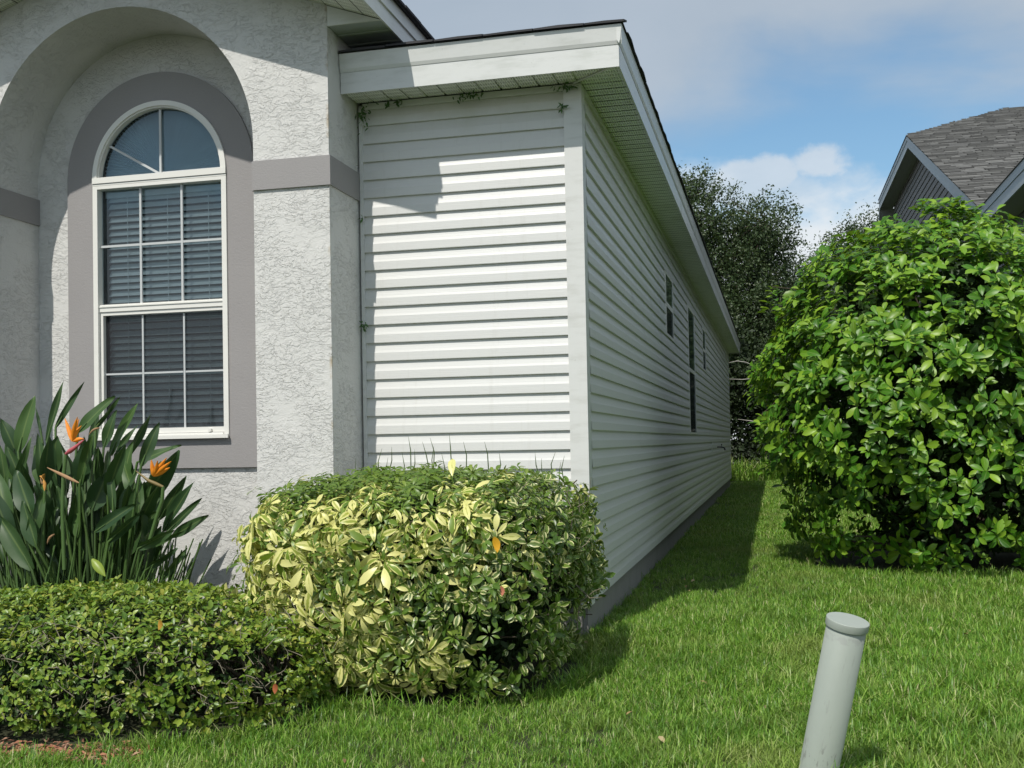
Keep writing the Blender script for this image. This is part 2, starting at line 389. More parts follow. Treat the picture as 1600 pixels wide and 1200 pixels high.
# back wall of the niche with the window opening
WX, WZ, WR, WB = -2.805, 2.905, .49, 1.175
arch(mb, WX, WZ, WR, 0, 0, 0, lambda x: 3.95)
mb.poly([(CX-RN-.05, 0, -.3), (WX-WR, 0, -.3), (WX-WR, 0, 3.95), (CX-RN-.05, 0, 3.95)])
mb.poly([(WX+WR, 0, -.3), (CX+RN+.05, 0, -.3), (CX+RN+.05, 0, 3.95), (WX+WR, 0, 3.95)])
mb.poly([(WX-WR, 0, -.3), (WX+WR, 0, -.3), (WX+WR, 0, WB), (WX-WR, 0, WB)])
part('stucco_wall', mb, M['stucco'], H)
def band(x0, x1, y0, y1, z0=2.63, z1=2.805):
    part('trim_band', MB().box(x0, x1, y0, y1, z0, z1), M['grey'], H)
band(CX+RN, XS+.012, YF-.014, YF-.001); band(XS+.001, XS+.012, YF-.001, -.022)
band(XL-.012, CX-RN, YF-.014, YF-.001); band(CX-RN+.001, CX-RN+.012, YF-.001, -.002); band(CX+RN-.012, CX+RN-.001, YF-.001, -.002)
# grey window surround
mb = MB(); RO = .683
def ring(mb, cx, cz, r0, r1, y0, y1, a0=0, a1=math.pi, n=48):
    vs = []
    for i in range(n+1):
        a = a0+(a1-a0)*i/n; c, s_ = math.cos(a), math.sin(a)
        vs += [(cx+r0*c, y0, cz+r0*s_), (cx+r1*c, y0, cz+r1*s_), (cx+r1*c, y1, cz+r1*s_), (cx+r0*c, y1, cz+r0*s_)]
    fs = []
    for i in range(n):
        a, b = 4*i, 4*i+4
        for j in range(4): fs.append((a+j, a+(j+1) % 4, b+(j+1) % 4, b+j))
    mb.add(vs, fs); o = 4*n
    mb.add(vs[:4], [(0, 1, 2, 3)]); mb.add(vs[-4:], [(3, 2, 1, 0)])
ring(mb, WX-.005, WZ, WR, RO, -.024, -.001)
mb.box(WX-.005-RO, WX-WR, -.024, -.001, .972, WZ); mb.box(WX+WR, WX-.005+RO, -.024, -.001, .972, WZ); mb.box(WX-WR, WX+WR, -.024, -.001, .972, WB)
part('window_surround', mb, M['grey'], H)

# arched window: a part with its own pieces
mb = MB(); fw = .034
ring(mb, WX, WZ, WR-fw, WR-.001, -.040, .03)
ring(mb, WX, WZ, WR-fw-.010, WR-fw, -.028, .02)
W = part('arched_window', mb, M['frame'], H, 'white framed half round window over a tall double hung sash')
def sub(name, mb_, m, label=None, p=None): return part(name, mb_, m, p or W, label)
xl, xr = WX-WR+.001, WX+WR-.001
sub('mullion', MB().box(xl, xr, -.042, .03, 2.876, 2.915).box(xl, xr, -.036, .03, 2.862, 2.873), M['frame'])
f = MB()
f.box(xl, xl+.034, -.036, .03, WB, 2.860); f.box(xr-.034, xr, -.036, .03, WB, 2.860)
f.box(xl+.034, xr-.034, -.036, .03, 2.838, 2.860); f.box(xl+.034, xr-.034, -.044, .03, WB, WB+.026)
f.box(xl+.034, xr-.034, -.030, .03, WB+.028, WB+.062)
sub('frame', f, M['frame'])
sub('sill', MB().box(xl-.004, xr+.004, -.058, -.0445, WB-.012, WB+.012), M['frame'])
sub('meeting_rail', MB().box(xl+.034, xr-.034, -.020, .02, 2.018, 2.066).box(xl+.034, xr-.034, -.026, .02, 2.048, 2.056), M['frame'])
f = MB(); f.box(xl+.036, xl+.056, -.012, .02, WB+.063, 2.016); f.box(xr-.044, xr-.036, -.012, .02, WB+.063, 2.016); f.box(xl+.056, xr-.044, -.012, .02, 1.994, 2.016)
sub('lower_sash', f, M['frame'])
sub('sash_lock', MB().box(-2.455, -2.435, -.05, -.031, WB+.03, WB+.05), M['frame'])
gx0, gx1 = xl+.034, xr-.034
for i in (1, 2):
    x = gx0+(gx1-gx0)*i/3; sub('muntin', MB().box(x-.0075, x+.0075, -.006, .006, 2.067, 2.837), M['muntin'])
    sub('muntin', MB().box(x-.0055, x+.0065, .0075, .016, WB+.063, 1.993), M['muntin'])
for i in range(3):
    a = gx0+(gx1-gx0)*i/3+(.008 if i else .0); b = gx0+(gx1-gx0)*(i+1)/3-(.008 if i < 2 else 0)
    sub('muntin', MB().box(a, b, -.005, .005, 2.450, 2.465), M['muntin']); sub('muntin', MB().box(a+(.02 if i == 0 else 0), b, .008, .015, 1.597, 1.609), M['muntin'])
def pane(name, x0, x1, y, z0, z1, m='glass'): sub(name, MB().poly([(x0, y, z0), (x1, y, z0), (x1, y, z1), (x0, y, z1)]), M[m])
pane('glass_pane', gx0, gx1, .018, 2.067, 2.837)
pane('glass_pane', xl+.056, gx1-.004, .024, WB+.063, 1.993)
pane('insect_screen', xl+.056, gx1-.004, .0185, WB+.063, 1.993, 'screen')
# half round glass, sunburst muntins and the pleated fan shade behind
r_ = WR-fw-.010
pts = [(WX+r_*math.cos(a), .012, WZ+.011+r_*math.sin(a)*.98) for a in [math.pi*i/40 for i in range(41)]]
sub('glass_pane', MB().poly(pts), M['glass'])
sub('muntin', MB().box(WX-.0075, WX+.0075, -.006, .006, WZ+.011, WZ+r_-.002), M['muntin'])
a = math.radians(149); c, s_ = math.cos(a), math.sin(a)
p0 = np.array([WX-.01, 0, WZ+.015]); p1 = np.array([WX+r_*c*.99, 0, WZ+r_*s_*.99]); nv = np.array([-s_, 0, c])*.0075
sub('muntin', MB().prism([tuple(p0+nv+[0, -.006, 0]), tuple(p1+nv+[0, -.006, 0]), tuple(p1-nv+[0, -.006, 0]), tuple(p0-nv+[0, -.006, 0])], (0, .012, 0)), M['muntin'])
sub('muntin', MB().box(WX+.012, WX+r_-.004, -.004, .006, WZ+.012, WZ+.024), M['muntin'])
mb = MB(); n = 120; vs = [(WX, .075, WZ+.03)]
for i in range(n+1):
    a = math.pi*i/n; k = .018 if i % 2 else -.006
    vs.append((WX+.47*math.cos(a), .075+k+random.uniform(-.002, .002), WZ+.012+.46*math.sin(a)))
mb.add(vs, [(0, i+1, i+2) for i in range(n)]); sub('fan_shade', mb, M['fan'], 'pleated sunburst fan shade')
# blinds
sl_me = None; z = 2.79; k = 0
while z > WB+.03:
    if sl_me is None:
        mb = MB(); th = math.radians(52); dw = .025
        dyv, dzv = math.cos(th)*dw, math.sin(th)*dw
        x0, x1 = -.455, .455
        q = [(dyv, dzv), (dyv*.3, dzv*.42), (-dyv*.35, -dzv*.28), (-dyv, -dzv)][::-1]
        vs = [(x, a_, b_) for (a_, b_) in q for x in (x0, x1)]+[(x, a_+.002, b_+.0015) for (a_, b_) in q for x in (x0, x1)]
        mb.add(vs, [(2*i, 2*i+1, 2*i+3, 2*i+2) for i in range(3)]+[(8+2*i, 8+2*i+2, 8+2*i+3, 8+2*i+1) for i in range(3)]+[(0, 8, 9, 1), (6, 7, 15, 14)])
        sl_me = mb.mesh('blind_slat')
    o = link('blind_slat', sl_me, M['blind'], W, (WX+.01, .092, z)); o.rotation_euler = (random.uniform(-.05, .05), random.uniform(-.002, .002), 0)
    z -= .0455; k += 1
for x in (-3.10, -2.80, -2.50): sub('blind_cord', MB().box(x, x+.004, .064, .066, WB+.03, 2.82), M['blind'])
sub('blind_head_rail', MB().box(WX-.46, WX+.47, .065, .115, 2.80, 2.85), M['blind'])
mb = MB().box(-3.7, -1.6, .16, 2.6, .2, 3.9); mb.f = mb.f[:2]+mb.f[3:]; mb.sm = mb.sm[:5]
mb.add([(-3.7, .16, .2), (-3.7, .16, 3.9), (-1.6, .16, 3.9), (-1.6, .16, .2), (WX-.5, .14, 1.15), (WX-.5, .14, 3.42), (WX+.5, .14, 3.42), (WX+.5, .14, 1.15)], [(0, 1, 5, 4), (1, 2, 6, 5), (2, 3, 7, 6), (3, 0, 4, 7)])
part('room', mb, M['room'], H)

# ---- siding
EX = .114; ZJ = 1.05
def prof_pts():                                    # (out, z) dutch lap, butt at the bottom
    return [(.003, 0), (.0195, .0), (.0205, .003), (.0178, .052), (.0135, .066), (.0092, .084), (.0056, .101), (.004, .114)]
ZTOP = 3.245; SB = ZJ-8*EX; NB = 28
LEN = 21.2
FW = part('front_siding_wall', MB().box(XS+.002, -.09, -.004, .004, .13, 3.24), M['trim'], H)
SW = part('side_siding_wall', MB().box(-.004, .004, .09, LEN, .13, 3.24), M['trim'], H)
pp = prof_pts()
def fboard(x0, x1, z0, h=1.):
    mb = MB(); q = [(a, min(b, h)) for a, b in pp]
    vs = [(x, -.0045-a, z0+b) for (a, b) in q for x in (x0, x1)]
    n = len(q); mb.add(vs, [(2*i, 2*i+1, 2*i+3, 2*i+2) for i in range(n-1)]); return mb
def sboard(y0, y1, z0, h=1.):
    mb = MB(); q = [(a, min(b, h)) for a, b in pp]
    vs = [(.0045+a, y, z0+b) for (a, b) in q for y in (y0, y1)]
    n = len(q); mb.add(vs, [(2*i, 2*i+1, 2*i+3, 2*i+2) for i in range(n-1)]); return mb
WINS = [(5.024, 5.85, 2.194, 2.872), (8.035, 9.165, 1.168, 2.872), (11.01, 11.71, 2.194, 2.872)]
for k in range(NB):
    z0 = SB+k*EX; h = min(EX, ZTOP-.025-z0)
    if h < .02: break
    part('siding_board', fboard(XS+.022, -.088, z0, h), M['siding'], FW)
    segs = [(.088, LEN-.05)]
    for (a, b, c, d) in WINS:
        if z0+EX > c and z0 < d:
            ns = []
            for (s0, s1) in segs:
                if s0 < a < s1: ns += [(s0, a-.03), (b+.03, s1)]
                else: ns.append((s0, s1))
            segs = ns
    cuts = [c for c in (2.1+((k*1.43) % 3.66)+3.66*i for i in range(6))]
    for (s0, s1) in segs:
        e_ = [s0]+[c for c in cuts if s0+.4 < c < s1-.4]+[s1]
        for i_, (c0, c1) in enumerate(zip(e_[:-1], e_[1:])):
            b_ = part('siding_board', sboard(c0, c1+(.02 if c1 != s1 else 0), z0, h), M['siding'], SW); b_.location.x = .0016*(i_ % 2)
part('j_channel', MB().box(XS+.014, XS+.036, -.030, -.001, .13, 3.22).box(XS+.036, -.08, -.026, -.001, 3.205, 3.243), M['trim'], H)
part('j_channel', MB().box(.001, .028, .085, LEN-.05, 3.205, 3.243), M['trim'], H)
part('corner_post', MB().box(-.088, .022, -.030, -.022+.004, .125, 3.243).box(-.088, -.080, -.018, -.001, .125, 3.243).box(.014, .022, -.018, .085, .125, 3.243), M['trim'], H, 'white vinyl corner post between front and side walls')
part('corner_post', MB().box(.001, .022, LEN-.06, LEN+.02, .125, 3.243), M['trim'], H)
part('house_body', MB().box(-9, -.32, 2.7, LEN, -.2, 3.2), M['room'], H)
part('foundation', MB().box(-1.40, -.03, -.0, .3, -.3, .136).box(-.3, -.012, .02, LEN-.02, -.3, .136), M['conc'], H)

# ---- soffit and fascia of the wing
OF, OS = .30, .29; YE = LEN+.28
def fstrip(x0, x1):
    mb = MB(); y0, y1 = -OF+.012, -.031
    if x1 > -.01: pass
    mb.add([(x0, y0, 3.248), (x1-.012, y0, 3.248), (x1-.012, y1, 3.248), (x0, y1, 3.248), (x1-.012, y0, 3.256), (x1-.012, y1, 3.256), (x1, y0, 3.256), (x1, y1, 3.256)],
           [(0, 3, 2, 1), (1, 2, 5, 4), (4, 5, 7, 6)]); return mb
x = XS+.004
while x < .02-.118:
    part('soffit_panel', fstrip(x, x+.118), M['soffit_f'], H); x += .118
part('soffit_panel', MB().poly([(x, -OF+.012, 3.249), (x, -.02, 3.249), (.0, -.02, 3.249), (OS-.012, -OF+.012, 3.249)]), M['soffit_f'], H)
part('soffit_panel', MB().poly([(.004, -.022, 3.250), (.024, .03, 3.250), (OS-.012, .03, 3.250), (OS-.012, -OF+.016, 3.250)]), M['soffit_s'], H)
me = MB().add([(.023, 0, 3.248), (OS-.012, 0, 3.248), (OS-.012, .106, 3.248), (.023, .106, 3.248), (.023, .106, 3.256), (OS-.012, .106, 3.256), (.023, .118, 3.256), (OS-.012, .118, 3.256)],
              [(0, 3, 2, 1), (3, 4, 5, 2), (4, 6, 7, 5)]).mesh('soffit_panel')
y = .03
for i in range(181):
    if y+.118 > YE-.02: break
    link('soffit_panel', me, M['soffit_s'], H, (0, y, 0)); y += .118
part('mitre_strip', MB().tube([(-.02, -.035, 3.243), (OS-.02, -OF+.02, 3.243)], .008, 6), M['fascia'], H)
part('soffit_backing', MB().box(XS+.004, OS-.015, -OF+.015, .3, 3.262, 3.266).box(-.1, OS-.015, .3, YE-.02, 3.262, 3.266), M['room'], H)
part('fascia_board', MB().box(XS+.005, OS-.001, -OF, -OF+.011, 3.225, 3.372), M['fascia'], H)
part('drip_edge', MB().prism([(XS+.005, -OF-.003, 3.352), (XS+.005, -OF-.010, 3.372), (XS+.005, -OF-.020, 3.462), (XS+.005, -OF+.010, 3.462), (XS+.005, -OF+.010, 3.374)], (OS-XS+.012, 0, 0)), M['fascia'], H)
part('fascia_board', MB().box(OS-.010, OS+.001, -OF+.0115, YE, 3.225, 3.372), M['fascia'], H)
part('drip_edge', MB().prism([(OS+.003, -OF-.018, 3.352), (OS+.010, -OF-.018, 3.372), (OS+.020, -OF-.018, 3.462), (OS-.010, -OF-.018, 3.462), (OS-.010, -OF-.018, 3.374)], (0, YE+OF, 0)), M['fascia'], H)
part('fascia_board', MB().box(-.3, OS+.0, YE+.001, YE+.012, 3.235, 3.47), M['fascia'], H)
# fascia seams (end laps)
for y in (3.9, 7.6, 11.3, 15.0): part('fascia_joint', MB().box(OS+.0015, OS+.004, y, y+.03, 3.227, 3.345), M['fascia'], H)
# roof of the wing
R0 = 3.466; RS = .333; x1, x0, ye, y0 = OS+.03, -4.2, YE+.03, -OF-.03; ht = (x1-x0)*RS
ap = (x0, y0+(x1-x0), R0+ht)
mb = MB(); mb.poly([(x1, y0, R0), (x1, ye, R0), (x0, ye, R0+ht), ap]); mb.poly([(XS, y0, R0), (x1, y0, R0), ap, (XS, y0+.01, R0)])
mb.poly([(XS+.003, y0, R0), ap, (XS+.003, ap[1], R0)])
mb.poly([(x0, ye, R0+ht), (x0-4.5, ye, R0), (x0-4.5, 3, R0), ap]); mb.poly([(x1, ye, R0), (x0-4.5, ye, R0), (x0, ye, R0+ht)])
part('roof', mb, M['roof'], H)
ts = []
x = XS+.01
while x < OS: ts.append((x, 0)); x += .30
for (x, _) in ts:
    e = min(x+.294, OS+.035); r1, r2, r3 = [random.uniform(0, .006) for _ in range(3)]
    part('shingle', MB().prism([(x, y0-.004-r1, R0+r2), (e, y0-.004-r1, R0+r3), (e, y0-.004-r1, R0+.012+r3), ((x+e)/2, y0-.004, R0+.017+r1), (x, y0-.004-r1, R0+.010+r2)], (0, .14, .045)), M['roof'], H)
me2 = []
for i in range(3):
    r1, r2, r3 = [random.uniform(0, .007) for _ in range(3)]
    me2.append(MB().prism([(.004+r1, 0, r2), (.004+r1, .294, r3), (.004, .294, .012+r3), (.004+r1, .15, .016+r2), (.004, 0, .010+r1)], (-.14, 0, .045)).mesh('shingle'))
y = y0+.20
while y < ye-.3: link('shingle', me2[random.randrange(3)], M['roof'], H, (x1, y, R0)); y += .30

# ---- gable roof over the bay
YR = YF-.33; XE = -1.06; XEL = 2*CX-XE; ZE = 3.573; AZp = ZE+SL*(XE-CX)
for sgn in (1, -1):
    X = lambda x: x if sgn > 0 else 2*CX-x
    def pr(pts, off, name, m): 
        q = [(X(a), b, c) for a, b, c in pts]
        return part(name, MB().prism(q, off), m, H)
    pr([(XE, YR, ZE-.005), (CX, YR, AZp-.005), (CX, YR, AZp+.085), (XE, YR, ZE+.085)], (0, .014, 0), 'rake_fascia', M['fascia'])
    pr([(XE+.012*1, YR-.01, ZE+.087), (CX, YR-.01, AZp+.087), (CX, YR-.01, AZp+.17), (XE+.012, YR-.01, ZE+.17)], (0, .02, 0), 'rake_trim', M['fascia'])
    # rake soffit strips
    nseg = 15; dxs = (XE-.0-CX)/nseg
    for i in range(nseg):
        a = CX+dxs*i; b = CX+dxs*(i+1)-.006; za = AZp-SL*(a-CX); zb = AZp-SL*(b-CX)
        part('soffit_panel', MB().poly([(X(a), YR+.014, za), (X(b), YR+.014, zb), (X(b), YF-.001, zb), (X(a), YF-.001, za)]), M['soffit_f'], H)
    # eave box
    part('eave_soffit', MB().poly([(X(XS), YF, ZE+.002), (X(XS), 1.2, ZE+.002), (X(XE-.01), 1.2, ZE+.002), (X(XE-.01), YF, ZE+.002)]), M['soffit_p'], H)
    for i in range(6):
        y = YF+.15+i*.17
        part('soffit_rib', MB().box(min(X(XS+.002), X(XE-.012)), max(X(XS+.002), X(XE-.012)), y, y+.02, ZE-.006, ZE+.001), M['soffit_p'], H)
    pr([(XS+.0015, YF-.0, ZE), (XE-.012, YF-.0, ZE), (XS+.0015, YF-.0, rake(XS)-.003)], (0, .01, 0), 'eave_return', M['fascia'])
    e0, e1 = sorted((X(XE-.012), X(XE)))
    part('eave_fascia', MB().box(e0, e1, YR+.0145, 1.6, ZE-.005, ZE+.085), M['fascia'], H)
    e0, e1 = sorted((X(XE-.01), X(XE+.012)))
    part('eave_trim', MB().box(e0, e1, YR+.011, 1.6, ZE+.0865, ZE+.17), M['fascia'], H)
    pr([(XE+.035, YR-.03, ZE+.165), (CX, YR-.03, AZp+.18), (CX, YR-.03, AZp+.205), (XE+.035, YR-.03, ZE+.185)], (0, 7, 0), 'gable_roof', M['roof'])
for k in range(6):
    y = YR+.0+k*.30; r1 = random.uniform(0, .01)
    part('shingle', MB().box(XE+.034, XE+.044+r1, y, y+.292, ZE+.168+r1*.3, ZE+.186), M['roof'], H)

# ---- side windows
for (a, b, c, d) in WINS:
    f = MB(); t_ = .028; X0, X1 = .006, .026
    f.box(X0, X1, a-.03, a+t_, c, d); f.box(X0, X1, b-t_, b+.03, c, d); f.box(X0, X1, a+t_, b-t_, d-t_, d); f.box(X0, X1, a+t_, b-t_, c, c+t_)
    wd = part('side_window', f, M['frame'], H)
    mz = (c+d)/2 if d-c < 1 else 2.03
    part('meeting_rail', MB().box(X0, X1-.004, a+t_, b-t_, mz-.025, mz+.025), M['frame'], wd)
    part('glass_pane', MB().poly([(.020, a+t_, mz+.025), (.020, b-t_, mz+.025), (.020, b-t_, d-t_), (.020, a+t_, d-t_)]), M['glass'], wd)
    part('glass_pane', MB().poly([(.016, a+t_, c+t_), (.016, b-t_, c+t_), (.016, b-t_, mz-.025), (.016, a+t_, mz-.025)]), M['glass'], wd)
    part('insect_screen', MB().poly([(.022, a+t_, c+t_), (.022, b-t_, c+t_), (.022, b-t_, mz-.025), (.022, a+t_, mz-.025)]), M['screen'], wd)
    part('unlit_room_sheet', MB().poly([(.008, a+t_, c+t_), (.008, b-t_, c+t_), (.008, b-t_, d-t_), (.008, a+t_, d-t_)]), M['room'], wd)  # flat dark sheet standing in for the unlit room behind the glass
# hose bib
fb = part('hose_faucet', MB().tube([(.01, 14.6, .95), (.09, 14.6, .95), (.15, 14.6, .94), (.175, 14.6, .89)], [.012, .012, .014, .016], 8), M['black'], H, 'dark hose faucet on the side wall')
part('handle', MB().tube([(.11, 14.6, .96), (.11, 14.6, .99)], .006, 6).tube([(.11, 14.57, .995), (.11, 14.63, .995)], .012, 6), M['black'], fb)
part('wall_plate', MB().box(.018, .032, 12.85, 13.1, .88, 1.05), M['trim'], H)

# ------------------------------------------------------------------ neighbour's house
NX = 4.0; NWX = 4.36
N = thing('house', (NX, 10, 0), 'neighboring house with grey lap siding and hip roof of grey shingles behind the tall shrub', 'house')
def npart(name, mb, m, p=None, label=None):
    o = part(name, mb, m, p or N, label)
    if (p or N) is N: o.matrix_parent_inverse = Matrix.Translation((-NX, -10, 0))
    return o
ya, za = 10.0, 4.30      # lower eave corner (top of fascia)
yb_, zb_ = 18.05, 7.52   # upper eave corner
ns = (zb_-za)/(yb_-ya); yc = 24.6
P2 = (6.65, yb_+(8.84-zb_)/ns, 8.84)
OV = NWX-NX
wallp = MB(); 
def ntop(y): return za-.28 if y < ya+.35 else (za-.28+ns*(y-ya-.35) if y < yb_+.1 else zb_-.30)
wall = MB().add([(NWX, 3, -.2), (NWX, yc-.4, -.2), (NWX, yc-.4, ntop(yc)), (NWX, yb_+.1, ntop(yb_+.09)), (NWX, ya+.35, za-.28), (NWX, 3, za-.28)], [(0, 1, 2, 3, 4, 5)])
wall.add([(NWX, yc-.4, -.2), (12, yc-.4, -.2), (12, yc-.4, ntop(yc)), (NWX, yc-.4, ntop(yc))], [(0, 1, 2, 3)])
wall.add([(NWX, 3, -.2), (NWX, 3, za-.28), (12, 3, za-.28), (12, 3, -.2)], [(0, 1, 2, 3)])
NWL = npart('wall', wall, M['nsiding'])
k = 0; z = 0.05; NEX = .155
while z < zb_-.32:
    zt_ = z+NEX
    y0_ = 3.0 if zt_ < za-.28 else ya+.35+max(0, (zt_-(za-.28)))/ns
    if y0_ < yc-.5:
        mb = MB(); vs = [(NWX-a, y, z+b) for (a, b) in ((.002, 0), (.022, 0), (.004, NEX)) for y in (y0_, yc-.4)]
        mb.add(vs, [(0, 1, 3, 2), (2, 3, 5, 4)]); npart('siding_board', mb, M['nsiding'], NWL)
    z += NEX
NWL.matrix_parent_inverse = Matrix.Translation((-NX, -10, 0))
def bar(name, p, q, h0, h1, x0, x1, m):  # fascia following a line in the y-z plane
    (y0_, z0_), (y1_, z1_) = p, q
    return npart(name, MB().prism([(x0, y0_, z0_-h0), (x0, y1_, z1_-h0), (x0, y1_, z1_-h1), (x0, y0_, z0_-h1)], (x1-x0, 0, 0)), m)
bar('fascia_board', (2.9, za), (ya+.0, za), .28, .13, NX, NX+.02, M['nfascia'])
bar('fascia_trim', (2.9, za), (ya+.0, za), .128, .02, NX-.012, NX+.02, M['nfascia'])
bar('rake_fascia', (ya+.001, za), (yb_, zb_), .28, .12, NX, NX+.02, M['nfascia'])
bar('rake_trim', (ya+.001, za), (yb_, zb_), .118, .02, NX-.012, NX+.02, M['nfascia'])
bar('fascia_board', (yb_+.001, zb_), (yc, zb_), .28, .12, NX, NX+.02, M['nfascia'])
bar('fascia_trim', (yb_+.001, zb_), (yc, zb_), .118, .02, NX-.012, NX+.02, M['nfascia'])
bar('rake_fascia', (yc, zb_), (yc+1.4, zb_-1.9), .28, .12, NX, NX+.02, M['nfascia'])
so_ = MB()
so_.poly([(NX+.02, 2.9, za-.262), (NX+.02, ya, za-.262), (NWX, ya, za-.262), (NWX, 2.9, za-.262)])
so_.poly([(NX+.02, ya, za-.262), (NX+.02, yb_, zb_-.262), (NWX, yb_, zb_-.262), (NWX, ya, za-.262)])
so_.poly([(NX+.02, yb_, zb_-.262), (NX+.02, yc, zb_-.262), (NWX, yc, zb_-.262), (NWX, yb_, zb_-.262)])
so_.poly([(NX+.02, yc, zb_-.262), (NX+.02, yc+1.4, zb_-2.15), (NWX+3, yc+1.4, zb_-2.15), (NWX+3, yc, zb_-.262)])
npart('soffit', so_, M['nsoffit'])
rf = MB()
XR = 14.
rf.poly([(NX-.03, ya-.0, za-.02), (XR, ya, za-.02), (XR, P2[1], P2[2]-.02), (P2[0], P2[1], P2[2]-.02), (NX-.03, yb_, zb_-.02)])
rf.poly([(NX-.03, yb_, zb_-.02), (P2[0], P2[1], P2[2]-.02), (P2[0], yc+3, P2[2]-.02), (NX-.03, yc, zb_-.02)])
rf.poly([(P2[0], P2[1], P2[2]-.02), (XR, P2[1], P2[2]-.02), (XR, P2[1]+6, zb_-1), (P2[0], P2[1]+6, zb_-1)])
rf.poly([(NX-.03, 2.9, za-.015), (NX-.03, ya+.02, za-.015), (NX+4, ya+8, za+2.2), (NX+6, 2.9, za+2.9)][::1])
NR = npart('roof', rf, M['roof2']); NR.matrix_parent_inverse = Matrix.Translation((-NX, -10, 0))
# shingle tabs on the slope that faces the street
slope_l = math.hypot(P2[1]-ya, P2[2]-za); uy, uz = (P2[1]-ya)/slope_l, (P2[2]-za)/slope_l
vs = []; fs = []; rnd = []
d = .0; row = 0; 
while d < slope_l-.05:
    x = NX-.04+random.uniform(-.1, .0); dl = .14
    while x < 9.2:
        wd_ = random.choice((.16, .22, .30, .38)); th = random.choice((.020, .028, .040)); e = x+wd_-.006
        xmin = NX-.04 if d < math.hypot(yb_-ya, zb_-za) else NX+(P2[0]-NX)*(d-math.hypot(yb_-ya, zb_-za))/(slope_l-math.hypot(yb_-ya, zb_-za))
        a_, b_ = max(x, xmin), e
        if b_ > a_+.03:
            o = len(vs); j = random.uniform(-.006, .006)
            for (dd, hh) in ((d+j, 0), (d+j, th), (d+dl+.04, .006)):
                for xx in (a_, b_): vs.append((xx, ya+uy*dd-uz*hh, za-.015+uz*dd+uy*hh))
            fs += [(o, o+1, o+3, o+2), (o+2, o+3, o+5, o+4)]; rnd += [random.random()]*2
        x = e+.006
    d += dl; row += 1
mb = MB(); mb.v = vs; mb.f = fs; mb.sm = [False]*len(fs); me = mb.mesh('shingle')
atn = me.attributes.new('rnd', 'FLOAT', 'FACE'); atn.data.foreach_set('value', rnd)
o = link('shingle', me, M['roof2'], NR); o['kind'] = 'stuff'

# ------------------------------------------------------------------ foliage engine (numpy)
def leaf_tpl(L=1., Wd=.35, fold=.25, curve=.25, seg=4, shape='oval', stem=0.):
    """unit leaf along +Y, up +Z; returns verts, tris, across"""
    t = np.linspace(0, 1, seg+1)
    if shape == 'oval': wv = np.sin(np.pi*np.clip(t*.97+.015, 0, 1))**.75
    elif shape == 'obov': wv = np.clip(np.sin(np.pi*np.clip(t, 0, 1)**1.55), 0, 1)**.55
    elif shape == 'lance': wv = np.sin(np.pi*np.clip(t*.96+.03, 0, 1)**.8)**.9
    wv = wv*Wd*.5; v = []; ac = []
    for i, ti in enumerate(t):
        y = stem+ti*L; z = -curve*L*ti*ti
        if i in (0, seg): v.append((0, y, z)); ac.append(0)
        else:
            v += [(-wv[i], y, z+fold*wv[i]), (0, y, z), (wv[i], y, z+fold*wv[i])]; ac += [1, 0, 1]
    f = []
    idx = lambda i: 0 if i == 0 else (3*(i-1)+1 if i < seg else 3*(seg-1)+1)
    f += [(0, 2, 1), (0, 3, 2)]
    for i in range(1, seg-1):
        a, b = 3*(i-1)+1, 3*i+1
        f += [(a, a+1, b+1), (a, b+1, b), (a+1, a+2, b+2), (a+1, b+2, b+1)]
    a = 3*(seg-2)+1; e = 3*(seg-1)+1
    f += [(a, a+1, e), (a+1, a+2, e)]
    return np.array(v, float), np.array(f, int), np.array(ac, float)
def frames(dirs, ups):
    y = dirs/np.linalg.norm(dirs, axis=1, keepdims=True)
    x = np.cross(y, ups); x /= np.maximum(np.linalg.norm(x, axis=1, keepdims=True), 1e-6); z = np.cross(x, y)
    return np.stack([x, y, z], axis=2)
def scatter(tpl, pos, R, sc):
    v, f, ac = tpl; N_ = len(pos); V = len(v)
    out = np.einsum('nij,vj->nvi', R, v)*np.asarray(sc).reshape(-1, 1, 1)+pos[:, None, :]
    F = (f[None]+(np.arange(N_)*V)[:, None, None]).reshape(-1, 3)
    return out.reshape(-1, 3), F, np.tile(ac, N_), np.repeat(rng.random(N_), V)
def join(parts):
    V, F, A, Rn = [], [], [], []; o = 0
    for v, f, a, r in parts: V.append(v); F.append(f+o); A.append(a); Rn.append(r); o += len(v)
    return np.concatenate(V), np.concatenate(F), np.concatenate(A), np.concatenate(Rn)
def to_mesh(name, V, F, A=None, Rn=None, smooth=True):
    me = bpy.data.meshes.new(name); me.vertices.add(len(V)); me.vertices.foreach_set('co', np.ascontiguousarray(V, np.float32).ravel())
    me.loops.add(len(F)*3); me.loops.foreach_set('vertex_index', np.ascontiguousarray(F, np.int32).ravel())
    me.polygons.add(len(F)); me.polygons.foreach_set('loop_start', np.arange(0, len(F)*3, 3, dtype=np.int32)); me.polygons.foreach_set('loop_total', np.full(len(F), 3, np.int32))
    me.update(calc_edges=True)
    me.polygons.foreach_set('use_smooth', np.full(len(F), smooth))
    if A is not None: a = me.attributes.new('across', 'FLOAT', 'POINT'); a.data.foreach_set('value', A.astype(np.float32))
    if Rn is not None: a = me.attributes.new('rnd', 'FLOAT', 'POINT'); a.data.foreach_set('value', Rn.astype(np.float32))
    return me
def unit(v): return v/np.maximum(np.linalg.norm(v, axis=-1, keepdims=True), 1e-9)
